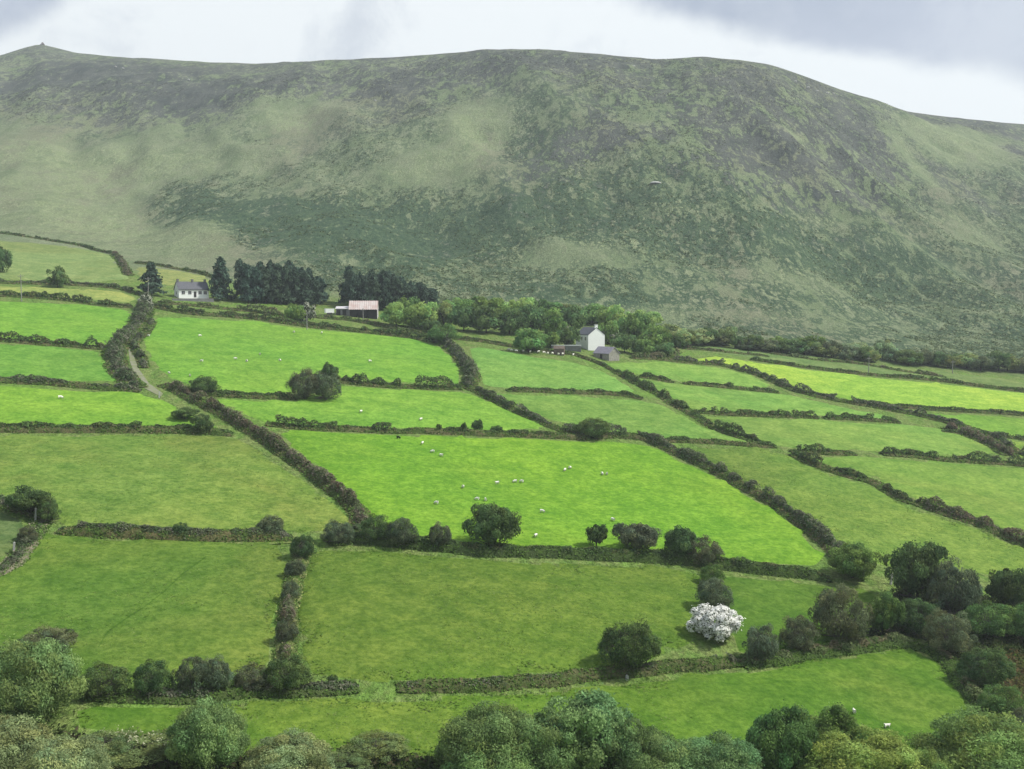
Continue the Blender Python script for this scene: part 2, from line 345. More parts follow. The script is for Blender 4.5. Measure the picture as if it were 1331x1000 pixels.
ca = tm.color_attributes.new('cov', 'FLOAT_COLOR', 'POINT')
c4 = np.stack([heather, bracken, pale, hilA], -1).reshape(-1, 4).astype(np.float32)
ca.data.foreach_set('color', np.clip(c4, 0, 1.5).ravel())
link('hillside', tm, M_HILL, kind='structure', label='rough heather and bracken hillside rising behind the fields', category='hillside')

# ------------------------------------------------------------------ fields (sheets of sward draped on the ground)
def lin(c): return tuple(((v / 255.0 + 0.055) / 1.055) ** 2.4 if v > 10 else v / 255 / 12.92 for v in c)
GK = (0.77, 0.695, 0.77)
def field(poly, rgb, dry, label, name='field', mat=None):
    bm = bmesh.new(); pts = [at(*q) for q in poly]
    vs = [bm.verts.new((p.x, p.y, 0)) for p in pts]
    f = bm.faces.new(vs); bmesh.ops.triangulate(bm, faces=[f])
    for ax in (0, 1):
        lo = min(p[ax] for p in pts); hi = max(p[ax] for p in pts); st = 6.0
        q = math.floor(lo / st) * st + st
        while q < hi:
            co = [0, 0, 0]; co[ax] = q; no = [0, 0, 0]; no[ax] = 1
            bmesh.ops.bisect_plane(bm, geom=bm.verts[:] + bm.edges[:] + bm.faces[:], plane_co=co, plane_no=no); q += st
    hz = H([v.co.x for v in bm.verts], [v.co.y for v in bm.verts])
    for v, z in zip(bm.verts, hz): v.co.z = float(z) + (-0.34 if v.is_boundary and name == 'field' else 0.06)
    for fc in bm.faces:
        fc.normal_update()
        if fc.normal.z < 0: fc.normal_flip()
        fc.smooth = True
    mm = bpy.data.meshes.new(name); bm.to_mesh(mm); bm.free()
    o = link(name, mm, mat or M_GRASS, kind='structure', label=label, category=name)
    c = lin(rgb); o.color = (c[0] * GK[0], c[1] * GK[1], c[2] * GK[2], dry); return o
BR, MD, OL = (138, 194, 78), (144, 194, 94), (138, 176, 84)
FIELDS = [
 ([(-90, 312), (0, 312), (45, 316), (120, 326), (150, 333), (158, 345), (168, 362), (110, 368), (0, 362), (-90, 358)], (146, 176, 112), 0.5, 'pale rough pasture high above the cottage lane'),
 ([(175, 345), (220, 349), (265, 357), (280, 366), (230, 372), (180, 366)], (159, 177, 110), .5, 'small pale pasture behind the slate-roofed cottage'),
 ([(-90, 368), (0, 371), (90, 374), (160, 380), (182, 388), (172, 394), (80, 386), (0, 381), (-90, 377)], (177, 193, 110), .5, 'narrow yellowish strip of pasture below the cottage lane'),
 ([(-90, 385), (0, 391), (100, 394), (172, 402), (182, 418), (155, 440), (138, 449), (60, 444), (0, 439), (-90, 434)], BR, .15, 'bright pasture under the yellowish strip beside the hedged lane'),
 ([(-90, 440), (0, 446), (60, 449), (135, 456), (146, 475), (160, 495), (60, 496), (0, 492), (-90, 487)], (125, 183, 80), .2, 'shallow green pasture between two level hedges beside the lane'),
 ([(-90, 493), (0, 499), (60, 503), (180, 510), (212, 518), (256, 541), (300, 562), (200, 557), (0, 556), (-90, 552)], (139, 193, 73), .2, 'bright pasture where the gravel track ends'),
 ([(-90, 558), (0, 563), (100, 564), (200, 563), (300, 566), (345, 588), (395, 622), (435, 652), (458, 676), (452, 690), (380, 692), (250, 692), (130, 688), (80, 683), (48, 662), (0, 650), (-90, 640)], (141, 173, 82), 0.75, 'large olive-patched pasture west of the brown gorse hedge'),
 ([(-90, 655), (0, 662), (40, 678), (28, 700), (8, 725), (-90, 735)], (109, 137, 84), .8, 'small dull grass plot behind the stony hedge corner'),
 ([(80, 690), (130, 695), (200, 699), (330, 701), (372, 700), (374, 760), (362, 810), (362, 862), (290, 875), (200, 880), (110, 885), (40, 875), (-90, 880), (-90, 740), (10, 728), (40, 705), (60, 685)], (116, 153, 64), .45, 'sloping pasture crossed by a faint trodden path'),  # front field: cloud shadow is part of this darker grass colour
 ([(215, 488), (195, 470), (182, 440), (196, 418), (205, 410), (330, 417), (400, 427), (520, 438), (566, 446), (590, 465), (600, 482), (600, 500), (500, 496), (440, 490), (400, 508), (330, 512), (262, 508)], BR, .15, 'wide bright sheep pasture below the barn'),
 ([(262, 514), (330, 519), (385, 520), (440, 500), (520, 505), (605, 508), (650, 526), (715, 556), (650, 560), (520, 556), (450, 554), (345, 549), (300, 530)], BR, .15, 'narrow bright pasture below the purple-brown thicket'),
 ([(352, 556), (450, 561), (520, 563), (600, 566), (700, 569), (765, 572), (845, 576), (880, 594), (940, 622), (1000, 656), (1045, 690), (1072, 720), (1060, 734), (1000, 732), (900, 722), (780, 716), (620, 708), (500, 692), (474, 676), (440, 632), (400, 600)], (137, 191, 64), .15, 'largest bright field with the grazing sheep'),
 ([(605, 448), (640, 452), (700, 464), (765, 474), (800, 490), (835, 512), (800, 510), (730, 506), (660, 504), (625, 502), (618, 478)], (144, 196, 98), 0.2, 'green field just below the farm flock'),
 ([(625, 508), (660, 511), (730, 513), (835, 519), (870, 528), (930, 560), (975, 574), (900, 571), (850, 570), (800, 563), (770, 556), (715, 545), (660, 522)], (142, 190, 92), 0.3, 'field below the green farm flock field, narrowing to a hedge corner'),
 ([(778, 471), (855, 469), (936, 476), (975, 487), (1010, 502), (985, 504), (890, 496), (830, 487), (805, 484)], MD, .3, 'strip field beside the white farmhouse sheds'),
 ([(808, 488), (832, 492), (890, 500), (1010, 511), (1060, 520), (1150, 540), (1160, 546), (1064, 540), (968, 537), (905, 533), (870, 518)], MD, .45, 'strip field second below the white farmhouse sheds'),
 ([(905, 538), (968, 542), (1064, 545), (1170, 551), (1230, 556), (1275, 570), (1296, 584), (1290, 592), (1204, 591), (1146, 586), (1070, 585), (1030, 582), (990, 577), (940, 556)], (144, 188, 92), 0.35, 'olive field between two broken level hedges'),
 ([(870, 470), (930, 462), (980, 470), (1059, 481), (1128, 489), (1217, 497), (1283, 505), (1331, 511), (1430, 522), (1430, 546), (1331, 537), (1307, 535), (1204, 530), (1117, 522), (1070, 511), (1020, 498), (985, 484), (936, 471)], (178, 220, 92), .0, 'vivid yellow-green hay field'),
 ([(1150, 532), (1204, 536), (1307, 541), (1430, 552), (1430, 580), (1331, 569), (1262, 561), (1236, 549), (1180, 540)], (141, 191, 80), .2, 'green field below the vivid yellow-green hay field'),
 ([(1270, 566), (1331, 573), (1430, 584), (1430, 612), (1331, 598), (1310, 592), (1300, 578)], (143, 185, 82), .3, 'small green field by the thick brown hedge end'),
 ([(890, 448), (960, 452), (1060, 462), (1128, 472), (1217, 482), (1331, 496), (1430, 506), (1430, 515), (1331, 506), (1217, 492), (1128, 484), (1059, 476), (980, 465), (900, 455)], (135, 165, 100), .4, 'thin dull green strip above the hay field'),
 ([(885, 580), (985, 581), (1026, 590), (1060, 608), (1100, 622), (1135, 632), (1165, 650), (1190, 660), (1230, 673), (1283, 690), (1331, 710), (1430, 745), (1430, 770), (1331, 755), (1240, 738), (1160, 738), (1128, 730), (1100, 712), (1060, 684), (1000, 644), (940, 610), (905, 592)], (132, 170, 78), 0.4, 'long olive field sloping between two brown hedges'),
 ([(1045, 592), (1110, 592), (1146, 593), (1204, 598), (1260, 602), (1331, 607), (1430, 618), (1430, 728), (1331, 696), (1283, 678), (1230, 661), (1192, 648), (1165, 636), (1135, 620), (1100, 612), (1066, 602)], (140, 182, 84), 0.35, 'broad olive field above the dark gorse hedge'),
 ([(398, 712), (430, 712), (500, 712), (560, 718), (700, 728), (780, 733), (830, 732), (900, 742), (915, 748), (925, 800), (900, 840), (850, 862), (780, 872), (700, 880), (620, 885), (515, 888), (465, 886), (400, 878), (388, 850), (386, 800), (392, 760)], (110, 150, 58), .35, 'wide darker pasture left of the white blossom bush'),  # darker olive grass, with the cloud shadow put into the colour
 ([(920, 748), (960, 746), (1030, 753), (1090, 760), (1140, 762), (1160, 790), (1140, 820), (1090, 838), (1037, 848), (980, 855), (950, 845), (935, 800)], (108, 148, 58), .3, 'small darker pasture behind the thorn bushes'),  # same cloud shadow carried by the grass colour
 ([(90, 912), (260, 912), (400, 905), (515, 902), (620, 900), (700, 895), (780, 888), (850, 878), (960, 868), (1040, 858), (1100, 848), (1180, 842), (1225, 855), (1255, 885), (1275, 915), (1300, 950), (1290, 985), (1180, 985), (900, 985), (560, 985), (330, 985), (200, 975), (100, 960)], (114, 156, 58), .35, 'lowest pasture above the willow thicket'),  # front field: grass colour darkened for the cloud shadow
]
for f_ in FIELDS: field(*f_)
tr = field([(169, 444), (174, 446), (173, 460), (181, 480), (193, 497), (212, 511), (209, 515), (188, 504), (176, 488), (169, 470), (167, 455)], (150, 150, 130), 0, 'pale gravel lane climbing between shaggy hedges', 'track', M_TRACK)
tr.location.z -= 0.20
def path_strip(pts, w, rgb, label, lift=0.03):
    a_ = [(x, y) for x, y in pts]; n_ = len(a_); up = []; dn = []
    for i in range(n_):
        dx = a_[min(i + 1, n_ - 1)][0] - a_[max(i - 1, 0)][0]; dy = a_[min(i + 1, n_ - 1)][1] - a_[max(i - 1, 0)][1]; l_ = math.hypot(dx, dy)
        up.append((a_[i][0] - dy / l_ * w, a_[i][1] + dx / l_ * w * .6)); dn.append((a_[i][0] + dy / l_ * w, a_[i][1] - dx / l_ * w * .6))
    o = field(up + dn[::-1], rgb, .2, label, 'path'); o.location.z += lift
path_strip([(128, 842), (140, 822), (165, 804), (190, 788), (215, 768), (238, 746), (268, 724)], 1.0, (98, 138, 52), 'faint trodden path crossing the sloping pasture')
path_strip([(235, 709), (270, 704), (310, 705), (350, 706), (385, 703)], 2.0, (160, 175, 110), 'pale worn path below the earthy bank hedge', -0.16)

# ------------------------------------------------------------------ leaves
def leaf_quads(P, Nrm, size, rng, elong=0.62, up=0.0):
    n = len(P); Nrm = Nrm / (np.linalg.norm(Nrm, axis=1, keepdims=True) + 1e-9)
    r = rng.normal(size=(n, 3)); r[:, 2] += up
    A = r - (r * Nrm).sum(1, keepdims=True) * Nrm; A /= (np.linalg.norm(A, axis=1, keepdims=True) + 1e-9)
    Bv = np.cross(Nrm, A); s = (size * (0.65 + 0.7 * rng.rand(n)))[:, None] if np.ndim(size) else size * (0.65 + 0.7 * rng.rand(n))[:, None]
    V = np.stack([P - A * s, P + Bv * s * elong, P + A * s + Nrm * s * 0.25, P - Bv * s * elong], 1).reshape(-1, 3)
    Q = np.arange(4 * n).reshape(n, 4); return V, Q
def unit(rng, n):
    v = rng.normal(size=(n, 3)); return v / np.linalg.norm(v, axis=1, keepdims=True)

def crown_mesh(name, seed, n_leaf, leaf, n_lobe, lobe_r, zlo=0.05, style='round', flat=1.0, petal=0.0, pcol=(0.93, 0.93, 0.88)):
    """crown about 2 wide and 1 tall; leaves sit on many small lobes spread over the crown"""
    rng = np.random.RandomState(seed)
    d = unit(rng, n_lobe * 2); rr = 0.45 + 0.55 * rng.rand(n_lobe * 2) ** 0.6
    prof = 1.0 + 0.22 * np.sin(2 * np.arctan2(d[:, 1], d[:, 0]) + seed) * rng.rand() + 0.16 * rng.normal(size=len(d)) + (0.2 if style == 'dome' else 0.5) * fbm(d[:, 0] * 1.6 + seed * 3.1, d[:, 1] * 1.6 + d[:, 2] * 1.3, 2)
    zc = (1 + zlo) / 2; hz = (1 - zlo) / 2
    c = np.empty_like(d)
    c[:, 0] = d[:, 0] * rr * prof * (1 - lobe_r * 0.75); c[:, 1] = d[:, 1] * rr * prof * (1 - lobe_r * 0.75)
    c[:, 2] = zc + d[:, 2] * rr * (hz - lobe_r * 0.38) * (0.9 + 0.2 * rng.rand(len(d)))
    if style == 'dome':      # widest low down
        k = np.clip((c[:, 2] - zlo) / (1 - zlo), 0, 1); w_ = np.sqrt(np.clip(1 - (k * 0.95) ** 2.2, 0.03, 1)); ang = np.arctan2(c[:, 1], c[:, 0])
        rad = np.hypot(c[:, 0], c[:, 1]); lim = w_ * (1 - lobe_r * .6) * (1 + 0.45 * fbm(np.cos(ang) * 1.5 + seed * 1.7, np.sin(ang) * 1.5 + k * 1.5, 2)); rad = np.minimum(rad * 1.25, lim) * (0.85 + .2 * rng.rand(len(d)))
        c[:, 0] = np.cos(ang) * rad; c[:, 1] = np.sin(ang) * rad
    c[:, 2] *= 1 + (0.25 if style == 'dome' else 0.55) * fbm(c[:, 0] * 1.8 + seed, c[:, 1] * 1.8 + seed * .3, 2)
    if style == 'lean':      # wind-swept
        c[:, 0] += 0.45 * (c[:, 2] - 0.5)
    c = c[:n_lobe]
    lr = lobe_r * (0.6 + 0.8 * rng.rand(n_lobe))
    li = rng.randint(0, n_lobe, n_leaf); dd = unit(rng, n_leaf)
    od = c[li] - np.array([0, 0, zc * 0.8]); od /= (np.linalg.norm(od, axis=1, keepdims=True) + 1e-6)
    dd = dd + od * 0.55 + np.array([0, 0, 0.2]); dd /= np.linalg.norm(dd, axis=1, keepdims=True)
    q = c[li] + dd * (lr[li] * (0.75 + 0.4 * rng.rand(n_leaf)))[:, None] * np.array([1, 1, 0.62])
    stray = rng.rand(n_leaf) < 0.06
    q[stray] += dd[stray] * lobe_r * 0.5 * rng.rand(stray.sum())[:, None]
    keep = q[:, 2] > 0.015; q = q[keep]; li = li[keep]; dd = dd[keep]
    nr = dd + (0.75 if petal == 0 else 0.4) * unit(rng, len(q)) + (0 if petal == 0 else np.array([0, 0, .5]))
    V, Qd = leaf_quads(q, nr, leaf, rng, 0.34 if style in ('willow', 'dome') else 0.62, 0.7 if style in ('willow', 'dome') else 0)
    ctr = np.repeat(q, 4, 0); V[:, 2] = ctr[:, 2] + (V[:, 2] - ctr[:, 2]) * 0.75
    tone = 0.62 + 0.76 * rng.rand(n_lobe); lt = tone[li] * (0.8 + 0.4 * rng.rand(len(q)))
    hue = (rng.rand(n_lobe) - 0.5)[li]
    cols = np.stack([lt * (1 + 0.25 * hue), lt, lt * (1 - 0.2 * hue)], 1)
    if petal > 0:
        pt = rng.rand(len(q)) < petal
        cols[pt] = np.array(pcol) * (0.85 + 0.25 * rng.rand(pt.sum(), 1)); cols[~pt] *= np.array([0.055, 0.085, 0.03])
    V[:, 2] /= np.percentile(V[:, 2], 99.3); V[:, :2] /= np.percentile(np.hypot(V[:, 0], V[:, 1]), 98.5)
    m = mesh_np(name, V, Qd, np.repeat(cols, 4, 0)); return m
def stems_mesh(name, seed, n, r, top, spread, twig=0, straight=False):
    rng = np.random.RandomState(seed); segs = []
    if straight:
        segs.append([((0, 0, -0.05), r), ((0.02, 0.01, 0.25), r * 0.8), ((0.03, 0.0, 0.5), r * 0.55), ((0.0, 0.02, 0.85), r * 0.2)])
    for i in range(n):
        a = 2 * math.pi * (i + rng.rand() * 0.7) / n; z0 = 0.12 * rng.rand() if not straight else 0.22 + 0.2 * rng.rand()
        s_ = spread * (0.5 + 0.5 * rng.rand()); zt = top * (0.6 + 0.4 * rng.rand()); k = 0.5 if not straight else 0.7
        segs.append([((0.03 * math.cos(a), 0.03 * math.sin(a), z0 - 0.05), r * 0.75 * k / .5), ((s_ * .35 * math.cos(a), s_ * .35 * math.sin(a), z0 + (zt - z0) * .4), r * k * .9),
                     ((s_ * .75 * math.cos(a + .2), s_ * .75 * math.sin(a + .2), z0 + (zt - z0) * .75), r * .35), ((s_ * math.cos(a + .15), s_ * math.sin(a + .15), zt), r * .12)])
    for i in range(twig):
        a = 2 * math.pi * rng.rand(); ph = 0.12 + 1.3 * rng.rand(); ln = 0.85 + .25 * rng.rand()
        e = np.array([math.cos(a) * math.cos(ph), math.sin(a) * math.cos(ph), math.sin(ph) * 0.98]) * ln; e[2] = min(max(e[2], .12), 1.03)
        segs.append([(tuple(e * 0.2 + np.array([0, 0, .05])), r * .3), (tuple(e * 0.65 + rng.normal(size=3) * .03), r * .16), (tuple(e), r * .06)])
    V, Qd = tubes_np(segs, 4); return mesh_np(name, V, Qd, smooth=True)
def conifer_mesh(name, seed, n, leaf, pw=0.75):
    rng = np.random.RandomState(seed); k = rng.rand(n) ** 0.75
    nb = 46; bz = np.sort(rng.rand(nb)) ** 0.9 * 0.9 + 0.08; ba = rng.rand(nb) * 6.283; bl = (0.55 + 0.6 * rng.rand(nb)) * np.clip(1.08 - bz, 0.03, 1) ** pw
    bi = rng.randint(0, nb, n); fr = rng.rand(n) ** 0.6
    rad = bl[bi] * fr; z = bz[bi] + 0.02 - 0.09 * fr ** 2 + rng.normal(size=n) * 0.022
    q = np.stack([np.cos(ba[bi]) * rad, np.sin(ba[bi]) * rad, z], 1) + rng.normal(size=(n, 3)) * np.array([.10, .10, .012])
    tip = rng.rand(n) < 0.05; q[tip] = np.stack([rng.normal(size=tip.sum()) * .05, rng.normal(size=tip.sum()) * .05, .88 + .14 * rng.rand(tip.sum())], 1)
    q = q[(q[:, 2] > .03)]; nr = unit(rng, len(q)); nr[:, 2] += .9; nr[:, :2] += q[:, :2] * .8
    V, Qd = leaf_quads(q, nr, leaf, rng, .5); ctr = np.repeat(q, 4, 0); V[:, 2] = ctr[:, 2] + (V[:, 2] - ctr[:, 2]) * .42
    lt = .7 + .6 * rng.rand(len(q)); cols = np.stack([lt, lt, lt], 1); return mesh_np(name, V, Qd, np.repeat(cols, 4, 0))

PROTO = {}
def reg(kind, crowns, stems): PROTO[kind] = (crowns, stems)
reg('willow_near', [crown_mesh('willow_crown', 10 + i, 42000, 0.030, 170, 0.19, 0.02, 'dome') for i in range(4)], [stems_mesh('willow_stems', 30 + i, 7, .03, .75, .7) for i in range(2)])
reg('leafy_near', [crown_mesh('leafy_crown', 20 + i, 34000, 0.030, 120, 0.21, 0.04, 'round') for i in range(3)], [stems_mesh('leafy_stems', 33 + i, 6, .035, .8, .7) for i in range(2)])
reg('thorn', [crown_mesh('thorn_crown', 40 + i, 11000, 0.042, 90, 0.20, 0.06, 'dome') for i in range(4)], [stems_mesh('thorn_stems', 44 + i, 7, .03, .8, .75, 130) for i in range(3)])
reg('tree', [crown_mesh('tree_crown', 50 + i, 14000, 0.040, 90, 0.22, 0.16, 'round') for i in range(4)], [stems_mesh('tree_trunk', 54 + i, 6, .05, .85, .7, 20, True) for i in range(2)])
reg('swept', [crown_mesh('swept_crown', 60 + i, 10000, 0.042, 70, 0.23, 0.20, 'lean') for i in range(2)], [stems_mesh('swept_trunk', 62 + i, 5, .045, .8, .6, 30, True) for i in range(2)])
reg('lollipop', [crown_mesh('round_crown', 70, 3600, 0.085, 40, 0.3, 0.24, 'round')], [stems_mesh('round_trunk', 71, 5, .07, .8, .5, 0, True)])
reg('far', [crown_mesh('far_crown', 80 + i, 3600, 0.075, 44, 0.27, 0.06, 'round') for i in range(5)], [stems_mesh('far_trunk', 86 + i, 5, .04, .8, .6, 0, True) for i in range(2)])
reg('conifer', [conifer_mesh('conifer_crown', 90 + i, 2600, 0.125) for i in range(4)], [stems_mesh('conifer_trunk', 95, 0, .06, .9, .1, 0, True)])
reg('stand_conifer', [conifer_mesh('stand_crown', 190 + i, 3400, 0.105, 0.42) for i in range(5)], [stems_mesh('stand_trunk', 195, 0, .05, .9, .1, 0, True)])
reg('blossom', [crown_mesh('blossom_crown', 100, 12000, 0.046, 80, 0.20, 0.03, 'round', petal=0.86)], [stems_mesh('blossom_stems', 101, 6, .03, .8, .7)])
reg('blossom_far', [crown_mesh('blossom_far_crown', 103, 1500, 0.11, 34, 0.28, 0.06, 'round', petal=0.55, pcol=(0.46, 0.48, 0.38))], [stems_mesh('blossom_far_trunk', 104, 4, .04, .8, .6, 0, True)])
for k_, (cr, st) in PROTO.items():
    for x in cr: x.materials.append(M_NEEDLE if 'conifer' in k_ else M_LEAF)
    for x in st: x.materials.append(M_PALEBARK if k_ in ('thorn', 'blossom') else M_BARK)
_cnt = {}
_rp = np.random.RandomState(99)
GREEN = {'dark': (0.046, 0.074, 0.027), 'mid': (0.062, 0.104, 0.031), 'light': (0.098, 0.150, 0.048), 'willow': (0.088, 0.134, 0.050), 'pale': (0.122, 0.158, 0.076),
         'brown': (0.064, 0.080, 0.043), 'purple': (0.060, 0.073, 0.043), 'conifer': (0.021, 0.034, 0.023), 'olive': (0.076, 0.098, 0.036), 'one': (1, 1, 1), 'yellow': (0.115, 0.165, 0.046)}
FK = 2.45
def plant(name, kind, px, py, wpx, hpx, tint, label, group=None, cat='bush', rot=None, deep=1.0):
    sh = 0.28 * wpx * max(py - 400, 0) / 1400.0; p = at(px, py - sh); k = 1 / dist_px(p); rx = wpx * k / 2; hh = (hpx - sh) * k
    i = _cnt.get(kind, 0); _cnt[kind] = i + 1
    cr, st = PROTO[kind]
    rz = (_rp.rand() * 6.28) if rot is None else rot
    root = empty(name, p - Vector((0, 0, 0.08)), rz, label=label, category=cat, group=group)
    root.scale = (rx, rx * deep, hh)
    s_ = link('trunk' if kind in ('tree', 'lollipop', 'conifer', 'stand_conifer', 'swept', 'far', 'blossom_far') else 'stems', st[i % len(st)], None, root)
    c_ = link('crown' if kind in ('tree', 'lollipop', 'conifer', 'stand_conifer', 'swept', 'far', 'blossom_far') else 'foliage', cr[i % len(cr)], None, root)
    g = GREEN[tint]; j = 1.0 if tint == 'one' else 0.88 + 0.26 * _rp.rand(); h_ = 0 if tint == 'one' else (_rp.rand() - .5) * .16
    fk = 1.0 if tint == 'one' else FK * (1.22 if kind == 'far' else (1.45 if 'conifer' in kind else 1.0))
    c_.color = (g[0] * j * (1 + h_) * fk, g[1] * j * fk, g[2] * j * (1 - h_) * fk, 1); return root

# ------------------------------------------------------------------ hedges
def cr_path(pts, step):
    P = [Vector(p[:2]) for p in pts]; out = []
    P = [P[0] * 2 - P[1]] + P + [P[-1] * 2 - P[-2]]
    for i in range(1, len(P) - 2):
        n = max(2, int((P[i + 1] - P[i]).length / step))
        for j in range(n):
            t_ = j / n; a, b, c_, d = P[i - 1], P[i], P[i + 1], P[i + 2]
            out.append(0.5 * ((2 * b) + (c_ - a) * t_ + (2 * a - 5 * b + 4 * c_ - d) * t_ ** 2 + (3 * b - a - 3 * c_ + d) * t_ ** 3))
    out.append(P[-2]); return np.array([tuple(v) for v in out])
PAL = {'green': [(.040, .066, .024), (.052, .082, .028), (.034, .052, .022), (.062, .070, .030)],
       'gorse': [(.074, .064, .044), (.056, .064, .034), (.048, .064, .026), (.100, .088, .064), (.056, .076, .030), (.082, .068, .044)],
       'brown': [(.062, .066, .044), (.050, .062, .034), (.042, .066, .028), (.084, .086, .060), (.048, .072, .028)],
       'scrub': [(.060, .088, .032), (.075, .095, .040), (.052, .070, .030), (.085, .080, .045)]}
_hs = [300]
def hedge(pix, h, w, pal, label, bank=0.5, gap=0.22, bankcol=(.10, .095, .045), dens=1.0, group=None, name='hedge', lump=1.0):
    h, w = h * .86, w * .80
    _hs[0] += 1; rng = np.random.RandomState(_hs[0]); pts = [at(*q) for q in pix]
    path = cr_path(pts, 1.0); seg = np.linalg.norm(np.diff(path, axis=0), axis=1); s = np.concatenate([[0], np.cumsum(seg)]); Ln = s[-1]
    # wobble
    tan = np.gradient(path, axis=0); tan /= np.linalg.norm(tan, axis=1, keepdims=True); nor = np.stack([-tan[:, 1], tan[:, 0]], 1)
    path = path + nor * (fbm(s / 9.0, s * 0 + _hs[0], 3) * 1.4)[:, None]
    mid = path[len(path) // 2]; org = Vector((mid[0], mid[1], float(H(mid[0], mid[1]))))
    root = empty(name, org, 0, label=label, category='hedge', group=group or 'field hedges on earth banks')
    bw = w * 1.25 + 0.35; so = _hs[0] * 7.7
    # bank
    prof = np.array([(-1, -0.35), (-.72, .42), (-.3, .9), (.1, 1.0), (.45, .8), (.78, .38), (1, -0.35)])
    jig = 1 + 0.5 * fbm(s / 3.0, s * 0 + so, 3); taper = np.minimum(1, np.minimum(s, Ln - s) / 4.0)
    V = []
    for j, (a_, b_) in enumerate(prof):
        lat = a_ * bw * (1 + 0.35 * fbm(s / 2.2 + 40 * j, s * 0 + so, 2)); X = path[:, 0] + nor[:, 0] * lat; Y = path[:, 1] + nor[:, 1] * lat
        zb = H(X, Y) + b_ * bank * jig * taper + (fbm(s / 1.3 + 11 * j, s * 0 + so, 2) * .25 if 0 < j < 6 else 0); V.append(np.stack([X, Y, zb], 1))
    V = np.stack(V, 1); n, k = V.shape[:2]; ix = np.arange(n * k).reshape(n, k)
    Qb = np.stack([ix[:-1, :-1], ix[:-1, 1:], ix[1:, 1:], ix[1:, :-1]], -1).reshape(-1, 4)
    bo = link('bank', mesh_np('bank', V.reshape(-1, 3) - np.array(org), Qb, smooth=True), M_BANK, root); bo.color = (*bankcol, 1)
    # foliage
    dist = math.hypot(org.x, org.y); leaf = 0.20 * max(0.85, dist / 215.0)
    per = math.pi * (w + h) * 0.75; nl = int(Ln * per / (leaf * leaf) * 0.95 * dens)
    ls = rng.rand(nl) * Ln
    lumpv = 0.5 + fbm(ls / 2.6, ls * 0 + so + 3, 2) * 2.3 * lump; big = 0.5 + fbm(ls / 15.0, ls * 0 + so + 9, 2) * 1.8
    he = h * np.clip(0.30 + 0.62 * lumpv + 0.5 * (big - .35), 0.16, 2.0); we = w * np.clip(0.5 + 0.75 * lumpv, .3, 1.6)
    keep = (0.5 + fbm(ls / 6.0, ls * 0 + so + 21, 3) * 1.6) > gap
    endt = np.clip(np.minimum(ls, Ln - ls) / 1.5, .25, 1)
    th = np.arccos(np.clip(1 - 2 * rng.rand(nl), -1, 1)); r = 0.62 + 0.45 * rng.rand(nl) ** 0.7
    lat = np.cos(th) * we * r * endt; up = np.sin(th) * he * r * endt
    cx = np.interp(ls, s, path[:, 0]); cyy = np.interp(ls, s, path[:, 1]); nx = np.interp(ls, s, nor[:, 0]); ny = np.interp(ls, s, nor[:, 1])
    X = cx + nx * lat + rng.normal(size=nl) * .08; Y = cyy + ny * lat + rng.normal(size=nl) * .08
    Z = H(X, Y) + bank * 0.62 * np.interp(ls, s, taper) * (1 - np.clip(np.abs(lat) / bw, 0, 1) ** 2) + up
    q = np.stack([X, Y, Z], 1)[keep]; nrm = np.stack([nx * np.cos(th), ny * np.cos(th), np.sin(th) + .2], 1)[keep]
    nrm = nrm + .8 * unit(rng, len(q))
    # rank grass and brambles growing over the bank
    ng_ = int(Ln * bw * 26 * (215.0 / max(dist, 180)) ** 2); gs = rng.rand(ng_) * Ln; ga = rng.rand(ng_) * 2.3 - 1.15
    gx = np.interp(gs, s, path[:, 0]) + np.interp(gs, s, nor[:, 0]) * ga * bw; gy = np.interp(gs, s, path[:, 1]) + np.interp(gs, s, nor[:, 1]) * ga * bw
    gz = H(gx, gy) + bank * np.interp(gs, s, taper * jig) * np.interp(ga, prof[:, 0], np.maximum(prof[:, 1], -.1)) + .12 * rng.rand(ng_)
    gq = np.stack([gx, gy, gz], 1); gn = unit(rng, ng_); gn[:, 2] = np.abs(gn[:, 2]) + .4
    gc = np.where((rng.rand(ng_, 1) + fbm(gs / 4.0, ga + so, 2)[:, None]) < .82, np.array([[.125, .215, .050]]), np.array(bankcol)[None] * 2.3) * (.75 + .5 * rng.rand(ng_, 1))
    V, Qd = leaf_quads(np.concatenate([q, gq]), np.concatenate([nrm, gn]), np.concatenate([np.full(len(q), leaf), np.full(ng_, leaf * 1.15)]), rng)
    pc = np.array(PAL[pal]); kk = np.floor((0.5 + fbm(ls[keep] / 2.8, lat[keep] * .5 + so, 2) * 1.9) * len(pc) + rng.rand(len(q)) * .9 - .45).astype(int) % len(pc)
    cols = pc[kk] * FK * 1.08 * (0.75 + 0.5 * rng.rand(len(q), 1))
    cols = np.concatenate([cols, gc])
    fo = link('foliage', mesh_np('foliage', V - np.array(org), Qd, np.repeat(cols, 4, 0)), M_LEAF, root); fo['kind'] = 'stuff'
    return root

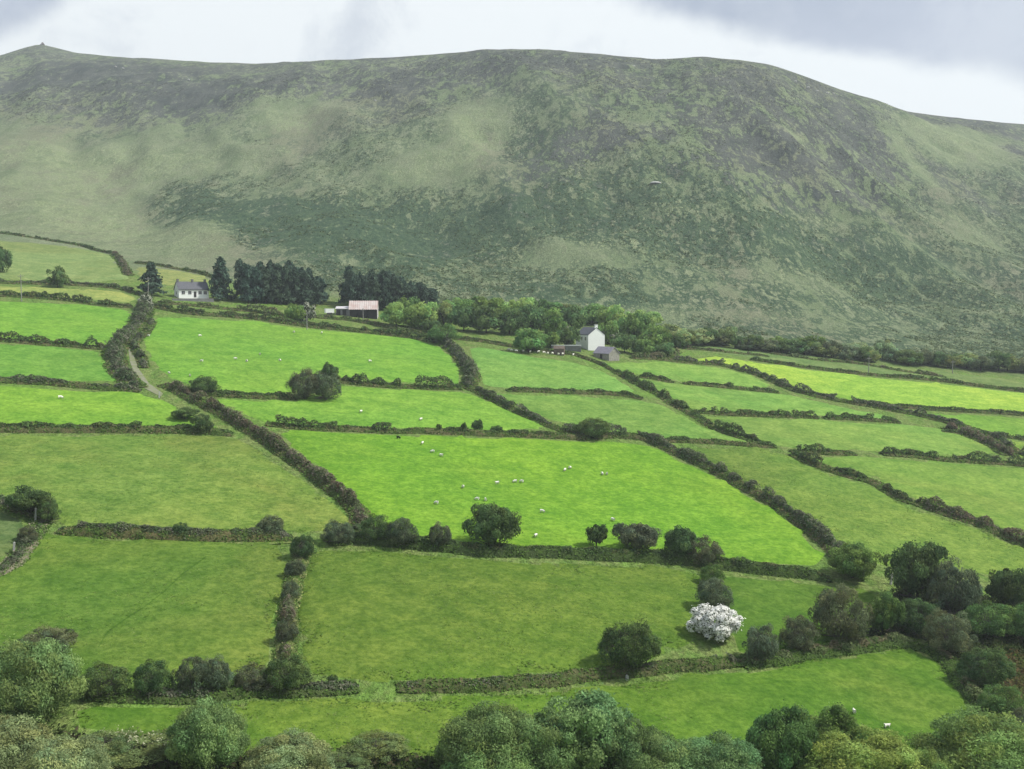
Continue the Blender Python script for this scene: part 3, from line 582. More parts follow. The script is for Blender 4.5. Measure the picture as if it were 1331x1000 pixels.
HEDGES = [
 ([(-80, 364), (0, 367), (50, 369), (110, 371), (158, 376), (186, 384)], 1.6, 1.2, 'brown', 'scrubby hedge above the yellowish strip of pasture', dict(gap=.2, bank=.5)),
 ([(-80, 379), (0, 384), (80, 389), (130, 396), (172, 399)], 2.1, 1.3, 'green', 'dark hedge along the bottom of the yellowish strip', dict()),
 ([(-80, 437), (0, 442), (60, 447), (125, 452), (140, 453)], 2.2, 1.3, 'green', 'dark lumpy hedge that meets the lane below the first bright pasture', dict(lump=1.4)),
 ([(-80, 490), (0, 495), (60, 499), (120, 504), (183, 508)], 1.6, 1.1, 'brown', 'thin even hedge that meets the lane at the gravel track', dict(bank=.9)),
 ([(-80, 554), (0, 559), (100, 560), (200, 560), (303, 564)], 1.5, 1.1, 'green', 'long level hedge above the large olive-patched pasture', dict(bank=1.1)),
 ([(192, 392), (184, 412), (170, 430), (155, 446), (148, 460), (152, 478), (163, 494), (176, 504)], 3.0, 2.6, 'brown', 'thick shaggy hedge along the outer side of the gravel lane', dict(gap=.08, lump=1.5)),
 ([(198, 418), (190, 432), (176, 446), (182, 462), (188, 478)], 1.6, 1.1, 'brown', 'broken row of shrubs between lane and wide sheep pasture', dict(gap=.42, bank=.4)),
 ([(212, 500), (230, 508), (256, 521), (300, 545), (350, 575), (400, 610), (440, 640), (463, 666), (474, 684)], 2.3, 1.6, 'gorse', 'long rust-brown gorse hedge running downhill from the gravel track', dict(bank=.9)),
 ([(195, 398), (250, 408), (330, 414), (400, 424), (450, 429), (520, 437), (566, 445)], 2.0, 1.4, 'green', 'dark hedge bordering the top of the wide sheep pasture', dict(bank=.9)),
 ([(205, 393), (260, 398), (330, 405), (390, 416)], 2.0, 1.3, 'scrub', 'loose leafy hedge along the road below the conifers', dict(gap=.25)),
 ([(566, 437), (590, 456), (604, 472), (612, 486), (606, 502)], 3.0, 2.0, 'brown', 'tall shaggy brown hedge beside the wide sheep pasture', dict(gap=.08, lump=1.4)),
 ([(606, 502), (650, 524), (700, 547), (740, 561), (768, 567)], 2.0, 1.4, 'brown', 'brown downhill hedge between the narrow bright pasture and farm fields', dict()),
 ([(768, 568), (805, 567), (845, 572), (885, 591), (940, 617), (1000, 651), (1055, 690), (1085, 716), (1104, 738)], 2.2, 1.6, 'brown', 'long brown hedge on the uphill right side of the sheep field', dict(bank=.9)),
 ([(240, 506), (262, 512), (330, 516), (385, 518)], 1.2, 1.0, 'green', 'low hedge leading to the purple-brown thicket', dict(bank=.8)),
 ([(424, 492), (445, 496), (500, 501), (560, 504), (600, 505)], 2.6, 1.5, 'green', 'tall dark clumpy hedge beside the purple-brown thicket', dict(lump=1.5)),
 ([(345, 551), (400, 556), (450, 558), (520, 561)], 1.9, 1.3, 'green', 'clumpy dark end of the hedge across the top of the sheep field', dict(lump=1.5)),
 ([(520, 561), (600, 563), (700, 567), (766, 570)], 1.1, 1.0, 'green', 'low trimmed stretch of hedge across the top of the sheep field', dict(bank=.9)),
 ([(425, 704), (470, 702), (530, 710), (580, 714), (640, 719), (720, 722), (800, 726), (880, 730), (950, 737), (1030, 746), (1080, 752)], 1.3, 1.1, 'green', 'tree-lined bank along the bottom of the sheep field', dict(bank=1.3, bankcol=(.045, .065, .024))),  # bankcol darkened to paint in the shade on the bank
 ([(78, 688), (130, 694), (200, 698), (250, 700), (330, 699), (380, 699)], 1.2, 1.1, 'brown', 'earthy bank hedge below the large olive-patched pasture', dict(bank=1.5, gap=.25, bankcol=(.12, .105, .05))),
 ([(470, 684), (455, 698), (428, 706)], 1.9, 1.5, 'brown', 'short brown hedge turning the corner at the foot of the gorse hedge', dict()),
 ([(396, 702), (388, 730), (380, 760), (374, 800), (371, 845), (372, 868)], 1.5, 1.1, 'gorse', 'sparse bank with scattered shrubs dividing the two darker pastures', dict(bank=.6, gap=.56, bankcol=(.17, .18, .07))),
 ([(-60, 640), (0, 655), (30, 662), (60, 675)], 2.0, 1.5, 'brown', 'brown hedge running into the stony field corner', dict()),
 ([(52, 678), (38, 700), (22, 722), (0, 742), (-40, 760)], 1.5, 1.2, 'brown', 'straggling stony hedge dropping from the field corner', dict(gap=.35, bankcol=(.19, .17, .12))),
 ([(105, 904), (150, 905), (260, 905), (330, 898), (400, 898), (466, 893)], 0.9, 1.0, 'brown', 'brown bank under the row of thorn bushes', dict(bank=.6, bankcol=(.065, .085, .032))),  # bankcol: grass green plus painted shadow at the foot of the bushes
 ([(516, 894), (560, 894), (620, 892), (700, 887), (780, 879), (850, 870), (910, 864), (960, 858)], 0.5, 0.9, 'brown', 'bare earthy bank crossing below the wide darker pasture', dict(bank=.9, gap=.35, bankcol=(.095, .095, .045))),
 ([(900, 866), (930, 862), (958, 858)], 1.1, 1.0, 'brown', 'low bramble hump on the earthy bank', dict()),
 ([(960, 860), (1030, 852), (1100, 842), (1170, 836), (1215, 846), (1245, 872), (1268, 905), (1300, 945), (1330, 975)], 1.3, 1.5, 'scrub', 'ragged green scrub hedge enclosing the lowest pasture', dict(bank=.6, bankcol=(.05, .08, .024))),
 ([(658, 507), (730, 510), (800, 513), (836, 518)], 1.2, 1.0, 'green', 'short dark hedge dividing the two farm flock fields', dict(bank=.7)),
 ([(750, 462), (775, 471), (800, 483)], 0.6, 0.6, 'green', 'thin hedge leaving the farmhouse sheds', dict(bank=.5)),
 ([(800, 483), (830, 499), (870, 520), (900, 539), (930, 556), (970, 570), (990, 577)], 2.2, 1.5, 'green', 'thick diagonal hedge between farm flock fields and strip fields', dict(lump=1.3)),
 ([(850, 573), (900, 574), (985, 579), (1008, 580)], 1.1, .9, 'green', 'low hedge closing the foot of the diagonal hedge', dict(bank=.6)),
 ([(831, 489), (855, 492), (876, 497)], 1.9, 1.2, 'green', 'short hedge stub by the top strip field', dict()),
 ([(888, 498), (940, 503), (1012, 510)], 1.3, 1.0, 'green', 'longer hedge below the top strip field', dict()),
 ([(850, 466), (900, 471), (936, 474), (965, 481), (985, 487), (1022, 503), (1060, 514), (1099, 522), (1165, 534), (1236, 550), (1290, 567), (1316, 584), (1340, 596)], 2.0, 1.5, 'brown', 'long winding hedge under the vivid hay field', dict(lump=1.3)),
 ([(1230, 556), (1280, 575), (1316, 592)], 2.6, 2.4, 'gorse', 'thick rusty clump at the end of the winding hedge', dict()),
 ([(905, 535), (968, 539), (1064, 543)], 1.5, 1.1, 'green', 'level hedge above the olive strip, first stretch from the diagonal hedge', dict(gap=.14, lump=1.4)),
 ([(1070, 543), (1110, 545), (1170, 549)], 1.4, 1.0, 'green', 'level hedge above the olive strip, second stretch from the diagonal hedge', dict(lump=1.4)),
 ([(1224, 561), (1250, 564)], 1.0, .9, 'green', 'tiny hedge stub near the rusty clump', dict()),
 ([(1028, 587), (1067, 588), (1090, 589), (1112, 590)], 1.9, 1.3, 'green', 'short dark hedge at the hairpin corner of the olive fields', dict(lump=1.4)),
 ([(1146, 590), (1204, 595), (1260, 599), (1331, 604), (1420, 612)], 1.8, 1.2, 'green', 'dark level hedge above the broad olive field', dict(lump=1.2)),
 ([(1030, 590), (1060, 604), (1100, 617), (1135, 627), (1165, 645), (1186, 652)], 2.0, 1.4, 'green', 'lumpy green hedge going downhill from the hairpin corner', dict(lump=1.4)),
 ([(1190, 652), (1230, 667), (1283, 684), (1331, 706), (1420, 742)], 2.6, 1.8, 'gorse', 'dense dark brown gorse hedge below the broad olive field', dict()),
 ([(975, 467), (1059, 479), (1128, 487), (1217, 495), (1283, 503), (1331, 509), (1420, 520)], 1.0, .9, 'green', 'thin dark hedge along the top of the vivid hay field', dict(bank=.6, gap=.2)),
 ([(1117, 524), (1204, 532), (1307, 538), (1420, 550)], .9, .8, 'green', 'thin straight hedge along the foot of the vivid hay field', dict(bank=.6)),
 ([(1262, 562), (1331, 571), (1420, 582)], .9, .8, 'green', 'thin hedge below the field under the hay field', dict(bank=.6)),
 ([(590, 440), (640, 446), (700, 456), (755, 462)], 1.0, .9, 'green', 'low wall-top hedge behind the farm flock', dict(bank=.7, gap=.2)),
 ([(400, 412), (460, 417), (540, 433), (566, 440)], .9, .9, 'scrub', 'low grassy hedge below the rusty barn', dict(bank=.7, gap=.3)),
 ([(-60, 300), (0, 304), (40, 309), (100, 319), (148, 331)], 1.4, 1.0, 'green', 'dark top boundary hedge of the pale rough pasture', dict(bank=.6)),
 ([(148, 331), (160, 345), (168, 358)], 2.2, 1.8, 'gorse', 'rusty bracken-choked gully beside the pale rough pasture', dict()),
 ([(175, 342), (215, 347), (262, 356), (285, 364)], 1.2, 1.0, 'green', 'dark boundary hedge behind the slate-roofed cottage', dict(bank=.6)),
 ([(884, 452), (960, 460), (1000, 464)], 1.3, 1.0, 'scrub', 'patchy hedge above the corner of the hay field', dict(gap=.3)),
 ([(1000, 460), (1059, 468), (1120, 474), (1180, 484), (1230, 491)], 1.3, 1.0, 'scrub', 'patchy hedge across the thin dull strip', dict(gap=.35)),
 ([(820, 465), (860, 466), (880, 458)], 1.8, 1.2, 'scrub', 'leafy hedge linking the farmhouse trees to the hay field', dict()),
]
for a_ in HEDGES: hedge(a_[0], a_[1], a_[2], a_[3], a_[4], **a_[5])

# ------------------------------------------------------------------ bushes and trees
g_b = 'trees and bushes on the bank of the sheep field'
PL = [
 # bottom thicket
 ('willow_bush', 'willow_near', 34, 946, 118, 98, 'willow', 'big rounded willow bush standing alone at the foot of the path pasture', None),
 ('willow_bush', 'willow_near', 271, 1012, 98, 88, 'willow', 'round bushy willow with a pale top beside cream-flowered brambles', None),
 ('willow_bush', 'willow_near', 0, 1035, 130, 82, 'pale', 'pale silvery willow bush directly below the big rounded willow', 'the pale willows of the low thicket'),
 ('willow_bush', 'willow_near', 78, 1052, 110, 78, 'pale', 'pale silvery willow bush next to the olive bramble tangle', 'the pale willows of the low thicket'),
 ('willow_bush', 'willow_near', 375, 1030, 110, 66, 'pale', 'low pale willow mound next to the round bushy willow', None),
 ('scrub_bush', 'thorn', 490, 990, 88, 30, 'olive', 'low brown scrub mound at the edge of the lowest pasture', None),
 ('scrub_bush', 'thorn', 440, 1012, 80, 28, 'olive', 'flat brown bramble patch between willow mound and scrub mound', None),
 ('willow_bush', 'willow_near', 632, 1030, 130, 102, 'willow', 'grey-green willow at the open pasture end of the large clump', 'the willows of the large clump'),
 ('willow_bush', 'willow_near', 695, 1032, 120, 98, 'willow', 'grey-green willow wedged against the tallest domed tree', 'the willows of the large clump'),
 ('leafy_tree', 'leafy_near', 765, 1018, 135, 110, 'willow', 'tallest domed tree of the large willow clump', None),
 ('willow_bush', 'willow_near', 850, 1040, 110, 78, 'willow', 'grey-green willow just beyond the tallest domed tree', 'the willows of the large clump'),
 ('willow_bush', 'willow_near', 930, 1045, 115, 80, 'willow', 'grey-green willow between the clump and the yellowish-topped leafy tree', 'the willows of the large clump'),
 ('willow_bush', 'willow_near', 640, 1055, 130, 80, 'light', 'lighter green willow at the front of the large clump', None),
 ('leafy_tree', 'leafy_near', 1015, 1015, 85, 88, 'mid', 'dark leafy tree with yellowish top next to the willow clump', None),
 ('leafy_tree', 'leafy_near', 1085, 1008, 105, 86, 'mid', 'dark leafy tree with a pointed spray, in the low thicket', None),
 ('willow_bush', 'willow_near', 1110, 1050, 150, 86, 'yellow', 'light yellow-green bush in front of the dark leafy trees', None),
 ('willow_bush', 'willow_near', 1195, 1050, 80, 62, 'yellow', 'small light green bush between the two broad bushes', None),
 ('willow_bush', 'willow_near', 1285, 1045, 160, 96, 'light', 'broad light green bush at the foot of the scrub hedge', None),
 ('bramble_bush', 'thorn', 175, 990, 120, 26, 'olive', 'bramble patch with cream flowers beside the round bushy willow', None),
 ('bramble_bush', 'thorn', 130, 992, 70, 34, 'olive', 'olive bramble tangle between the pale willows and cream flowers', None),
 # thorn row
 ('thorn_bush', 'thorn', 137, 908, 64, 40, 'dark', 'thorn bush at the open end of the row on the brown bank', None),
 ('thorn_bush', 'thorn', 198, 906, 48, 44, 'dark', 'upright thorn bush, second in the row on the brown bank', None),
 ('thorn_bush', 'thorn', 250, 905, 48, 47, 'brown', 'greyish twiggy thorn bush, third in the row on the brown bank', None),
 ('thorn_bush', 'thorn', 281, 903, 42, 46, 'brown', 'greyish twiggy thorn bush, fourth in the row on the brown bank', None),
 ('thorn_bush', 'thorn', 328, 899, 52, 32, 'purple', 'low dark thorn bush, fifth in the row on the brown bank', None),
 ('thorn_bush', 'thorn', 373, 902, 58, 48, 'dark', 'dark dense thorn bush where the dividing bank meets the row', None),
 ('thorn_bush', 'thorn', 432, 889, 15, 12, 'dark', 'tiny dark shrub by the gap in the brown bank', None),
 ('bramble_bush', 'thorn', 62, 855, 72, 34, 'brown', 'sprawling bramble thicket inside the path pasture', None),
 ('shrub', 'thorn', 372, 838, 30, 32, 'purple', 'dark shrub low on the sparse dividing bank', None),
 ('shrub', 'thorn', 378, 782, 24, 26, 'brown', 'brown shrub halfway down the sparse dividing bank', None),
 ('shrub', 'thorn', 394, 728, 34, 32, 'dark', 'dark shrub at the top of the sparse dividing bank', None),
 ('shrub', 'thorn', 384, 752, 28, 24, 'brown', 'reddish shrub near the top of the sparse dividing bank', None),
 ('hawthorn_tree', 'swept', 40, 672, 58, 36, 'dark', 'spreading dark hawthorn over the stony field corner', None),
 ('shrub', 'thorn', 64, 680, 28, 28, 'dark', 'rounded dark shrub beneath the corner hawthorn', None),
 ('shrub', 'thorn', 36, 706, 26, 20, 'purple', 'small dark shrub on the straggling stony hedge', None),
 # bank of the sheep field
 ('thorn_bush', 'thorn', 235, 700, 22, 20, 'dark', 'small dark bush on the earthy bank hedge', None),
 ('thorn_bush', 'thorn', 352, 697, 36, 26, 'brown', 'brown bush at the end of the earthy bank hedge', None),
 ('thorn_bush', 'thorn', 440, 708, 44, 30, 'brown', 'brown bush filling the hedge corner below the gorse hedge', None),
 ('thorn_bush', 'thorn', 488, 706, 42, 36, 'dark', 'dark green bush, first on the tree-lined bank from the gorse hedge', g_b),
 ('thorn_bush', 'thorn', 523, 712, 42, 38, 'brown', 'twiggy brown bush, second on the tree-lined bank from the gorse hedge', g_b),
 ('thorn_bush', 'thorn', 572, 714, 32, 34, 'purple', 'upright reddish bush, third on the tree-lined bank from the gorse hedge', g_b),
 ('hawthorn_tree', 'tree', 643, 718, 76, 60, 'dark', 'largest round dark tree on the tree-lined bank of the sheep field', g_b),
 ('hawthorn_tree', 'lollipop', 775, 714, 31, 31, 'dark', 'little lollipop-shaped tree with bare trunk on the tree-lined bank', g_b),
 ('hawthorn_tree', 'swept', 829, 724, 62, 42, 'purple', 'flat-topped dark hawthorn next to the lollipop-shaped tree', g_b),
 ('hawthorn_tree', 'tree', 884, 730, 46, 44, 'dark', 'dark hawthorn above the head of the bush row', g_b),
 ('hawthorn_tree', 'thorn', 914, 736, 50, 36, 'purple', 'sloping greyish hawthorn leaning against a dark hawthorn', g_b),
 ('thorn_bush', 'thorn', 925, 760, 32, 26, 'mid', 'small green bush heading the row behind the white blossom bush', None),
 ('thorn_bush', 'thorn', 928, 797, 48, 44, 'brown', 'brown thorn bush directly behind the white blossom bush', None),
 ('blossom_bush', 'blossom', 931, 834, 72, 46, 'one', 'hawthorn bush smothered in white blossom', None),
 ('hawthorn_tree', 'thorn', 819, 878, 80, 68, 'dark', 'lone spreading dark thorn tree on the bare earthy bank', None),
 ('thorn_bush', 'thorn', 988, 863, 46, 48, 'purple', 'silver-topped thorn bush beside the white blossom bush', None),
 ('thorn_bush', 'thorn', 1037, 850, 46, 46, 'purple', 'rounded greyish thorn bush, second from the white blossom bush', None),
 ('thorn_bush', 'thorn', 1092, 840, 74, 74, 'brown', 'tall twiggy brown thorn bush at the head of the lowest pasture', None),
 ('hawthorn_tree', 'tree', 1147, 830, 48, 56, 'mid', 'green hawthorn beside the tall twiggy brown thorn', None),
 ('hawthorn_tree', 'tree', 1192, 790, 76, 78, 'dark', 'large dark tree crowning the thicket by the olive field', None),
 ('hawthorn_tree', 'thorn', 1238, 805, 64, 70, 'brown', 'grey-brown thorn tree behind the large dark tree', None),
 ('thorn_bush', 'thorn', 1234, 855, 62, 56, 'brown', 'fan-shaped brown thorn at the bend of the scrub hedge', None),
 ('hawthorn_tree', 'tree', 1312, 800, 58, 54, 'dark', 'dense dark tree beyond the grey-brown thorn', None),
 ('thorn_bush', 'thorn', 1286, 832, 66, 44, 'mid', 'green bush under the dense dark tree', None),
 ('thorn_bush', 'thorn', 1192, 828, 54, 46, 'dark', 'dark bush beneath the large dark tree', None),
 ('thorn_bush', 'thorn', 1282, 900, 64, 52, 'dark', 'dark dome bush on the downhill stretch of the scrub hedge', None),
 ('thorn_bush', 'thorn', 1300, 940, 56, 44, 'mid', 'green bush below the dark dome bush', None),
 ('thorn_bush', 'thorn', 1326, 968, 50, 40, 'brown', 'brown bush at the foot of the scrub hedge', None),
 ('thorn_bush', 'thorn', 1345, 840, 60, 50, 'mid', 'green bush by the rusty bracken slope', None),
 ('holly_bush', 'leafy_near', 1108, 756, 70, 46, 'mid', 'broad leafy bush ending the long brown hedge', None),
 # middle fields
 ('thicket_tree', 'thorn', 396, 519, 44, 38, 'purple', 'purple-brown thicket tree on the hedge kink, darker half', None),
 ('thicket_tree', 'thorn', 424, 521, 44, 36, 'brown', 'purple-brown thicket tree on the hedge kink, greyer half', None),
 ('thorn_bush', 'tree', 428, 497, 24, 24, 'dark', 'small dark tree behind the purple-brown thicket', None),
 ('thorn_bush', 'thorn', 265, 512, 40, 22, 'dark', 'dark rounded bush by the end of the gravel track', None),
 ('thorn_bush', 'swept', 240, 546, 36, 16, 'dark', 'flat wind-swept bush beside the rust-brown gorse hedge', None),
 ('thorn_bush', 'thorn', 262, 563, 30, 24, 'dark', 'dark bush on the long level hedge', None),
 ('thorn_bush', 'thorn', 770, 570, 50, 26, 'dark', 'big dark bush where hedges meet at the corner of the sheep field', None),
 ('sapling', 'lollipop', 571, 562, 8, 11, 'dark', 'tiny sapling on the trimmed hedge, first of four', None),
 ('sapling', 'lollipop', 603, 563, 9, 14, 'dark', 'thin sapling on the trimmed hedge, second of four', None),
 ('sapling', 'swept', 620, 563, 16, 17, 'dark', 'bushy sapling on the trimmed hedge, third of four', None),
 ('sapling', 'swept', 645, 564, 18, 11, 'dark', 'wind-bent sapling on the trimmed hedge, fourth of four', None),
 ('thorn_bush', 'thorn', 576, 446, 44, 24, 'mid', 'rounded green bush at the head of the tall shaggy hedge', None),
 # upper left
 ('tree', 'far', 0, 354, 30, 30, 'dark', 'dark tree by the pale rough pasture, on the boundary hedge', None),
 ('tree', 'far', 75, 373, 26, 24, 'dark', 'small dark tree standing in the cottage lane hedge', None),
 ('pale_bush', 'blossom_far', 190, 402, 26, 20, 'one', 'pale blossoming bush at the top of the shaggy lane hedge', None),
 ('blossom_tree', 'blossom_far', 399, 418, 26, 24, 'one', 'pale blossoming tree by the road below the conifers', None),
 ('tree', 'far', 384, 418, 26, 22, 'mid', 'dark round tree beside the pale blossoming tree', None),
 ('conifer', 'conifer', 197, 383, 36, 38, 'conifer', 'single squat dark conifer on the lane side of the cottage', None),
 ('conifer', 'conifer', 287, 390, 36, 51, 'conifer', 'tall dark conifer at the gable of the slate-roofed cottage', None),
]
for nm_, kd, x, y, w_, h_, ti, lb, gr in PL:
    plant(nm_, kd, x, y, w_, h_, ti, lb, gr, cat='tree' if 'tree' in nm_ or nm_ in ('conifer', 'sapling') else 'bush')
# conifer stands
rA = np.random.RandomState(5)
for i in range(26):
    x = 312 + i * 4.15 + rA.rand() * 3; y = 388 + (i % 3) * 2.6 + i * .16
    h_ = (43 + 10 * rA.rand()) * (1 - 0.30 * max(0, (i - 17) / 8.0))
    plant('conifer', 'stand_conifer', x, y, 22 + 7 * rA.rand(), h_ * .93, 'conifer', 'dark conifer in the dense stand between cottage and barn', 'conifers between cottage and barn', 'tree')
for i in range(26):
    x = 452 + i * 4.4 + rA.rand() * 3; y = 395 + (i % 3) * 2.8 + i * .25
    h_ = (40 + 10 * rA.rand()) * (1 - 0.36 * max(0, (i - 12) / 13.0))
    plant('conifer', 'stand_conifer', x, y, 21 + 7 * rA.rand(), h_ * .93, 'conifer', 'dark conifer in the dense stand rising behind the rusty barn', 'conifers behind the barn', 'tree')
# farm woodland
WOODS = [(515, 424, 48, 30, 'light'), (546, 427, 56, 33, 'light'), (532, 412, 40, 25, 'mid'), (577, 424, 40, 30, 'olive'), (603, 430, 42, 32, 'dark'), (632, 433, 46, 34, 'dark'), (590, 412, 44, 24, 'mid'), (618, 410, 46, 24, 'mid'),
         (662, 434, 42, 32, 'dark'), (690, 434, 46, 37, 'dark'), (645, 412, 50, 24, 'mid'), (676, 414, 48, 26, 'light'), (705, 416, 50, 26, 'mid'), (720, 436, 42, 34, 'mid'), (744, 432, 44, 34, 'dark'), (735, 420, 44, 24, 'olive'),
         (800, 432, 50, 34, 'light'), (824, 444, 48, 36, 'mid'), (850, 452, 44, 28, 'mid'), (838, 428, 50, 24, 'light'), (868, 444, 40, 22, 'olive'), (790, 446, 34, 28, 'mid'), (738, 452, 36, 26, 'dark'), (770, 420, 50, 24, 'mid'),
         (812, 458, 36, 24, 'dark'), (838, 462, 36, 20, 'mid'), (862, 464, 34, 18, 'dark'), (716, 452, 30, 20, 'mid'), (885, 452, 26, 18, 'dark'), (560, 432, 30, 16, 'dark')]
for x, y, w_, h_, ti in WOODS:
    wd = {'light': 'light green', 'mid': 'mid green', 'dark': 'dark green', 'olive': 'olive'}[ti]
    wh = 'in the wood just below the barn conifers' if x < 600 else ('in the wood halfway from barn conifers to white farmhouse' if x < 712 else ('crowded round the back of the white farmhouse' if x < 815 else 'in the wood end between white farmhouse and scrub belt'))
    plant('broadleaf_tree', 'far', x, y, w_, h_, ti, wd + ' broadleaf tree ' + wh, wd + ' trees ' + wh, 'tree')
plant('broadleaf_tree', 'far', 687, 458, 44, 30, 'mid', 'umbrella-shaped tree standing clear of the wood above the flock', None, 'tree')
plant('blossom_tree', 'blossom_far', 795, 447, 26, 20, 'one', 'pale blossoming tree behind the white farmhouse gable', None, 'tree')
plant('blossom_tree', 'blossom_far', 730, 437, 22, 16, 'one', 'pale blossoming tree within the farmhouse wood', None, 'tree')
rI = np.random.RandomState(8)
for i in range(40):
    x = 878 + i * 12.6 + rI.rand() * 8; y = 444 + (x - 885) * 0.088 + rI.rand() * 6 - 1; ti = ['dark', 'mid', 'brown', 'dark', 'olive', 'pale'][rI.randint(6)]
    plant('shrub', 'far', x, y, 22 + 24 * rI.rand(), 12 + 11 * rI.rand(), ti, {'dark': 'dark green', 'mid': 'mid green', 'brown': 'brownish', 'olive': 'olive', 'pale': 'pale grey-green'}[ti] + ' shrub in the scrubby belt between hay field strip and hillside', ti + ' shrubs of the scrub belt at the foot of the hill')
for x in (972, 985, 1003):
    plant('blossom_bush', 'blossom_far', x, 452 + (x - 972) * .12, 20, 14, 'one', 'whitish blossoming bush in the scrub belt above the hay field', 'blossoming bushes of the scrub belt')

# ------------------------------------------------------------------ buildings
def part(parent, name, bm, mat): return link(name, bm_mesh(name, bm), mat, parent)
def gable_house(root, Lx, Wy, eave, ridge, wallm, roofm, over=0.25, th=0.22, base=-1.2):
    """ridge along x; front faces -y"""
    bm = bmesh.new(); prism(bm, [(-Wy / 2, base), (Wy / 2, base), (Wy / 2, eave), (0, ridge), (-Wy / 2, eave)], 'x', -Lx / 2, Lx / 2); part(root, 'wall', bm, wallm)
    sl = (ridge - eave) / (Wy / 2); bm = bmesh.new(); e = Wy / 2 + over; zo = 0.02
    prism(bm, [(-e, eave - over * sl + zo), (0, ridge + zo), (e, eave - over * sl + zo), (e, eave - over * sl + th), (0, ridge + th), (-e, eave - over * sl + th)], 'x', -Lx / 2 - over, Lx / 2 + over)
    return part(root, 'roof', bm, roofm)
def window(root, x, z, w, h, y, sgn=-1, axis='x'):
    bm = bmesh.new(); fr = .1
    A = (lambda bm, a, b, c, d, t0, t1: box(bm, a, b, min(y + sgn * t0, y + sgn * t1), max(y + sgn * t0, y + sgn * t1), c, d)) if axis == 'x' else (lambda bm, a, b, c, d, t0, t1: box(bm, min(y + sgn * t0, y + sgn * t1), max(y + sgn * t0, y + sgn * t1), a, b, c, d))
    A(bm, x - w / 2, x + w / 2, z, z + h, -.05, .03); o = part(root, 'window', bm, M_GLASS)
    bm = bmesh.new()
    A(bm, x - w / 2 - fr, x - w / 2, z - fr, z + h + fr, -.05, .07); A(bm, x + w / 2, x + w / 2 + fr, z - fr, z + h + fr, -.05, .07)
    A(bm, x - w / 2, x + w / 2, z + h, z + h + fr, -.05, .07); A(bm, x - w / 2, x + w / 2, z - fr, z, -.05, .10); A(bm, x - .04, x + .04, z, z + h, -.05, .06)
    part(o, 'frame', bm, M_TINPALE)
p = at(249, 386); RZ = math.radians(33)
R = empty('cottage', p, RZ, label='long white cottage with dark slate roof beside a tall conifer', category='house')
rf = gable_house(R, 11.6, 6.4, 2.9, 5.7, M_WHITE, M_SLATE)
for x in (-5.3, 0.4, 5.3):
    bm = bmesh.new(); box(bm, x - .35, x + .35, -.45, .45, 5.3, 6.7); box(bm, x - .42, x + .42, -.52, .52, 6.7, 6.85); part(rf, 'chimney', bm, M_GREY)
for x in (-4.1, -1.6, 2.4, 4.4): window(R, x, 1.0, 1.15, 1.2, -3.2)
bm = bmesh.new(); box(bm, .0, .95, -3.27, -3.17, -.2, 2.05); dd_ = part(R, 'door', bm, M_DARKWOOD)
bm = bmesh.new(); box(bm, .8, .86, -3.33, -3.272, .9, 1.05); part(dd_, 'handle', bm, M_PALE)
bm = bmesh.new(); box(bm, -5.9, 5.9, -3.62, -3.5, 2.52, 2.62); part(R, 'gutter', bm, M_DARKWOOD)
window(R, 0.0, 1.0, .9, 1.0, -5.8, -1, 'y')
p = at(251, 391)
R = empty('garden_wall', p, RZ, label='low grey garden wall in front of the cottage', category='wall')
bm = bmesh.new(); box(bm, -8, 8, -.25, .25, -1.2, .75); part(R, 'wall', bm, M_GREY)
bm = bmesh.new(); box(bm, -8.05, 8.05, -.31, .31, .752, .85); part(R, 'coping', bm, M_STONE)
# barn
p = at(473, 411); R = empty('barn', p, math.radians(4), label='barn with rusty pink tin roof below the dark conifers', category='barn')
for a_, b_, c_, d_ in ((-5.3, -2.2, -4.0, 2.6), (-1.9, 1.4, -4.0, 2.6), (1.7, 5.3, -4.0, 2.6), (-5.3, 5.3, 3.8, 3.4)):
    bm = bmesh.new(); box(bm, a_, b_, c_, c_ + .2, -1.2, d_); part(R, 'wall', bm, M_DARKWOOD)
for s_ in (-1, 1):
    bm = bmesh.new(); prism(bm, [(-3.79, -1.2), (3.79, -1.2), (3.79, 2.9), (0, 5.6), (-3.79, 2.55)], 'x', s_ * 5.3 - .12, s_ * 5.3 + .12); part(R, 'gable', bm, M_TINPALE)
bm = bmesh.new()
nx_ = 54; xs = np.linspace(-5.6, 5.6, nx_)
for sd in (-1, 1):
    rows = []
    for yy, zz_ in ((sd * 4.5, 2.55), (0, 5.95)):
        rows.append([bm.verts.new((x, yy, zz_ + .05 * math.sin(i * math.pi * .5))) for i, x in enumerate(xs)])
    for i in range(nx_ - 1): bm.faces.new([rows[0][i], rows[0][i + 1], rows[1][i + 1], rows[1][i]])
part(R, 'roof', bm, M_TIN)
p = at(449, 409); R = empty('lean_to_shed', p, math.radians(4), label='low grey shed with pale roof attached beside the rusty barn', category='shed')
bm = bmesh.new(); prism(bm, [(-2.5, -1.2), (2.5, -1.2), (2.5, 3.0), (-2.5, 2.2)], 'x', -3.4, 3.0); part(R, 'wall', bm, M_GREY)
bm = bmesh.new(); prism(bm, [(-2.8, 2.17), (2.8, 3.07), (2.8, 3.2), (-2.8, 2.3)], 'x', -3.7, 3.1); part(R, 'roof', bm, M_TINPALE)
for x in (-2.4, -.2): bm = bmesh.new(); box(bm, x - .7, x + .7, -2.6, -2.48, -.3, 1.8); part(R, 'door', bm, M_DARKWOOD)
p = at(428, 409); R = empty('trailer', p, math.radians(25), label='small white livestock trailer parked near the low grey shed', category='trailer')
bm = bmesh.new(); box(bm, -1.7, 1.7, -.9, .9, .6, 2.2); box(bm, -1.75, 1.75, -.95, .95, 2.202, 2.3); part(R, 'body', bm, M_WHITE)
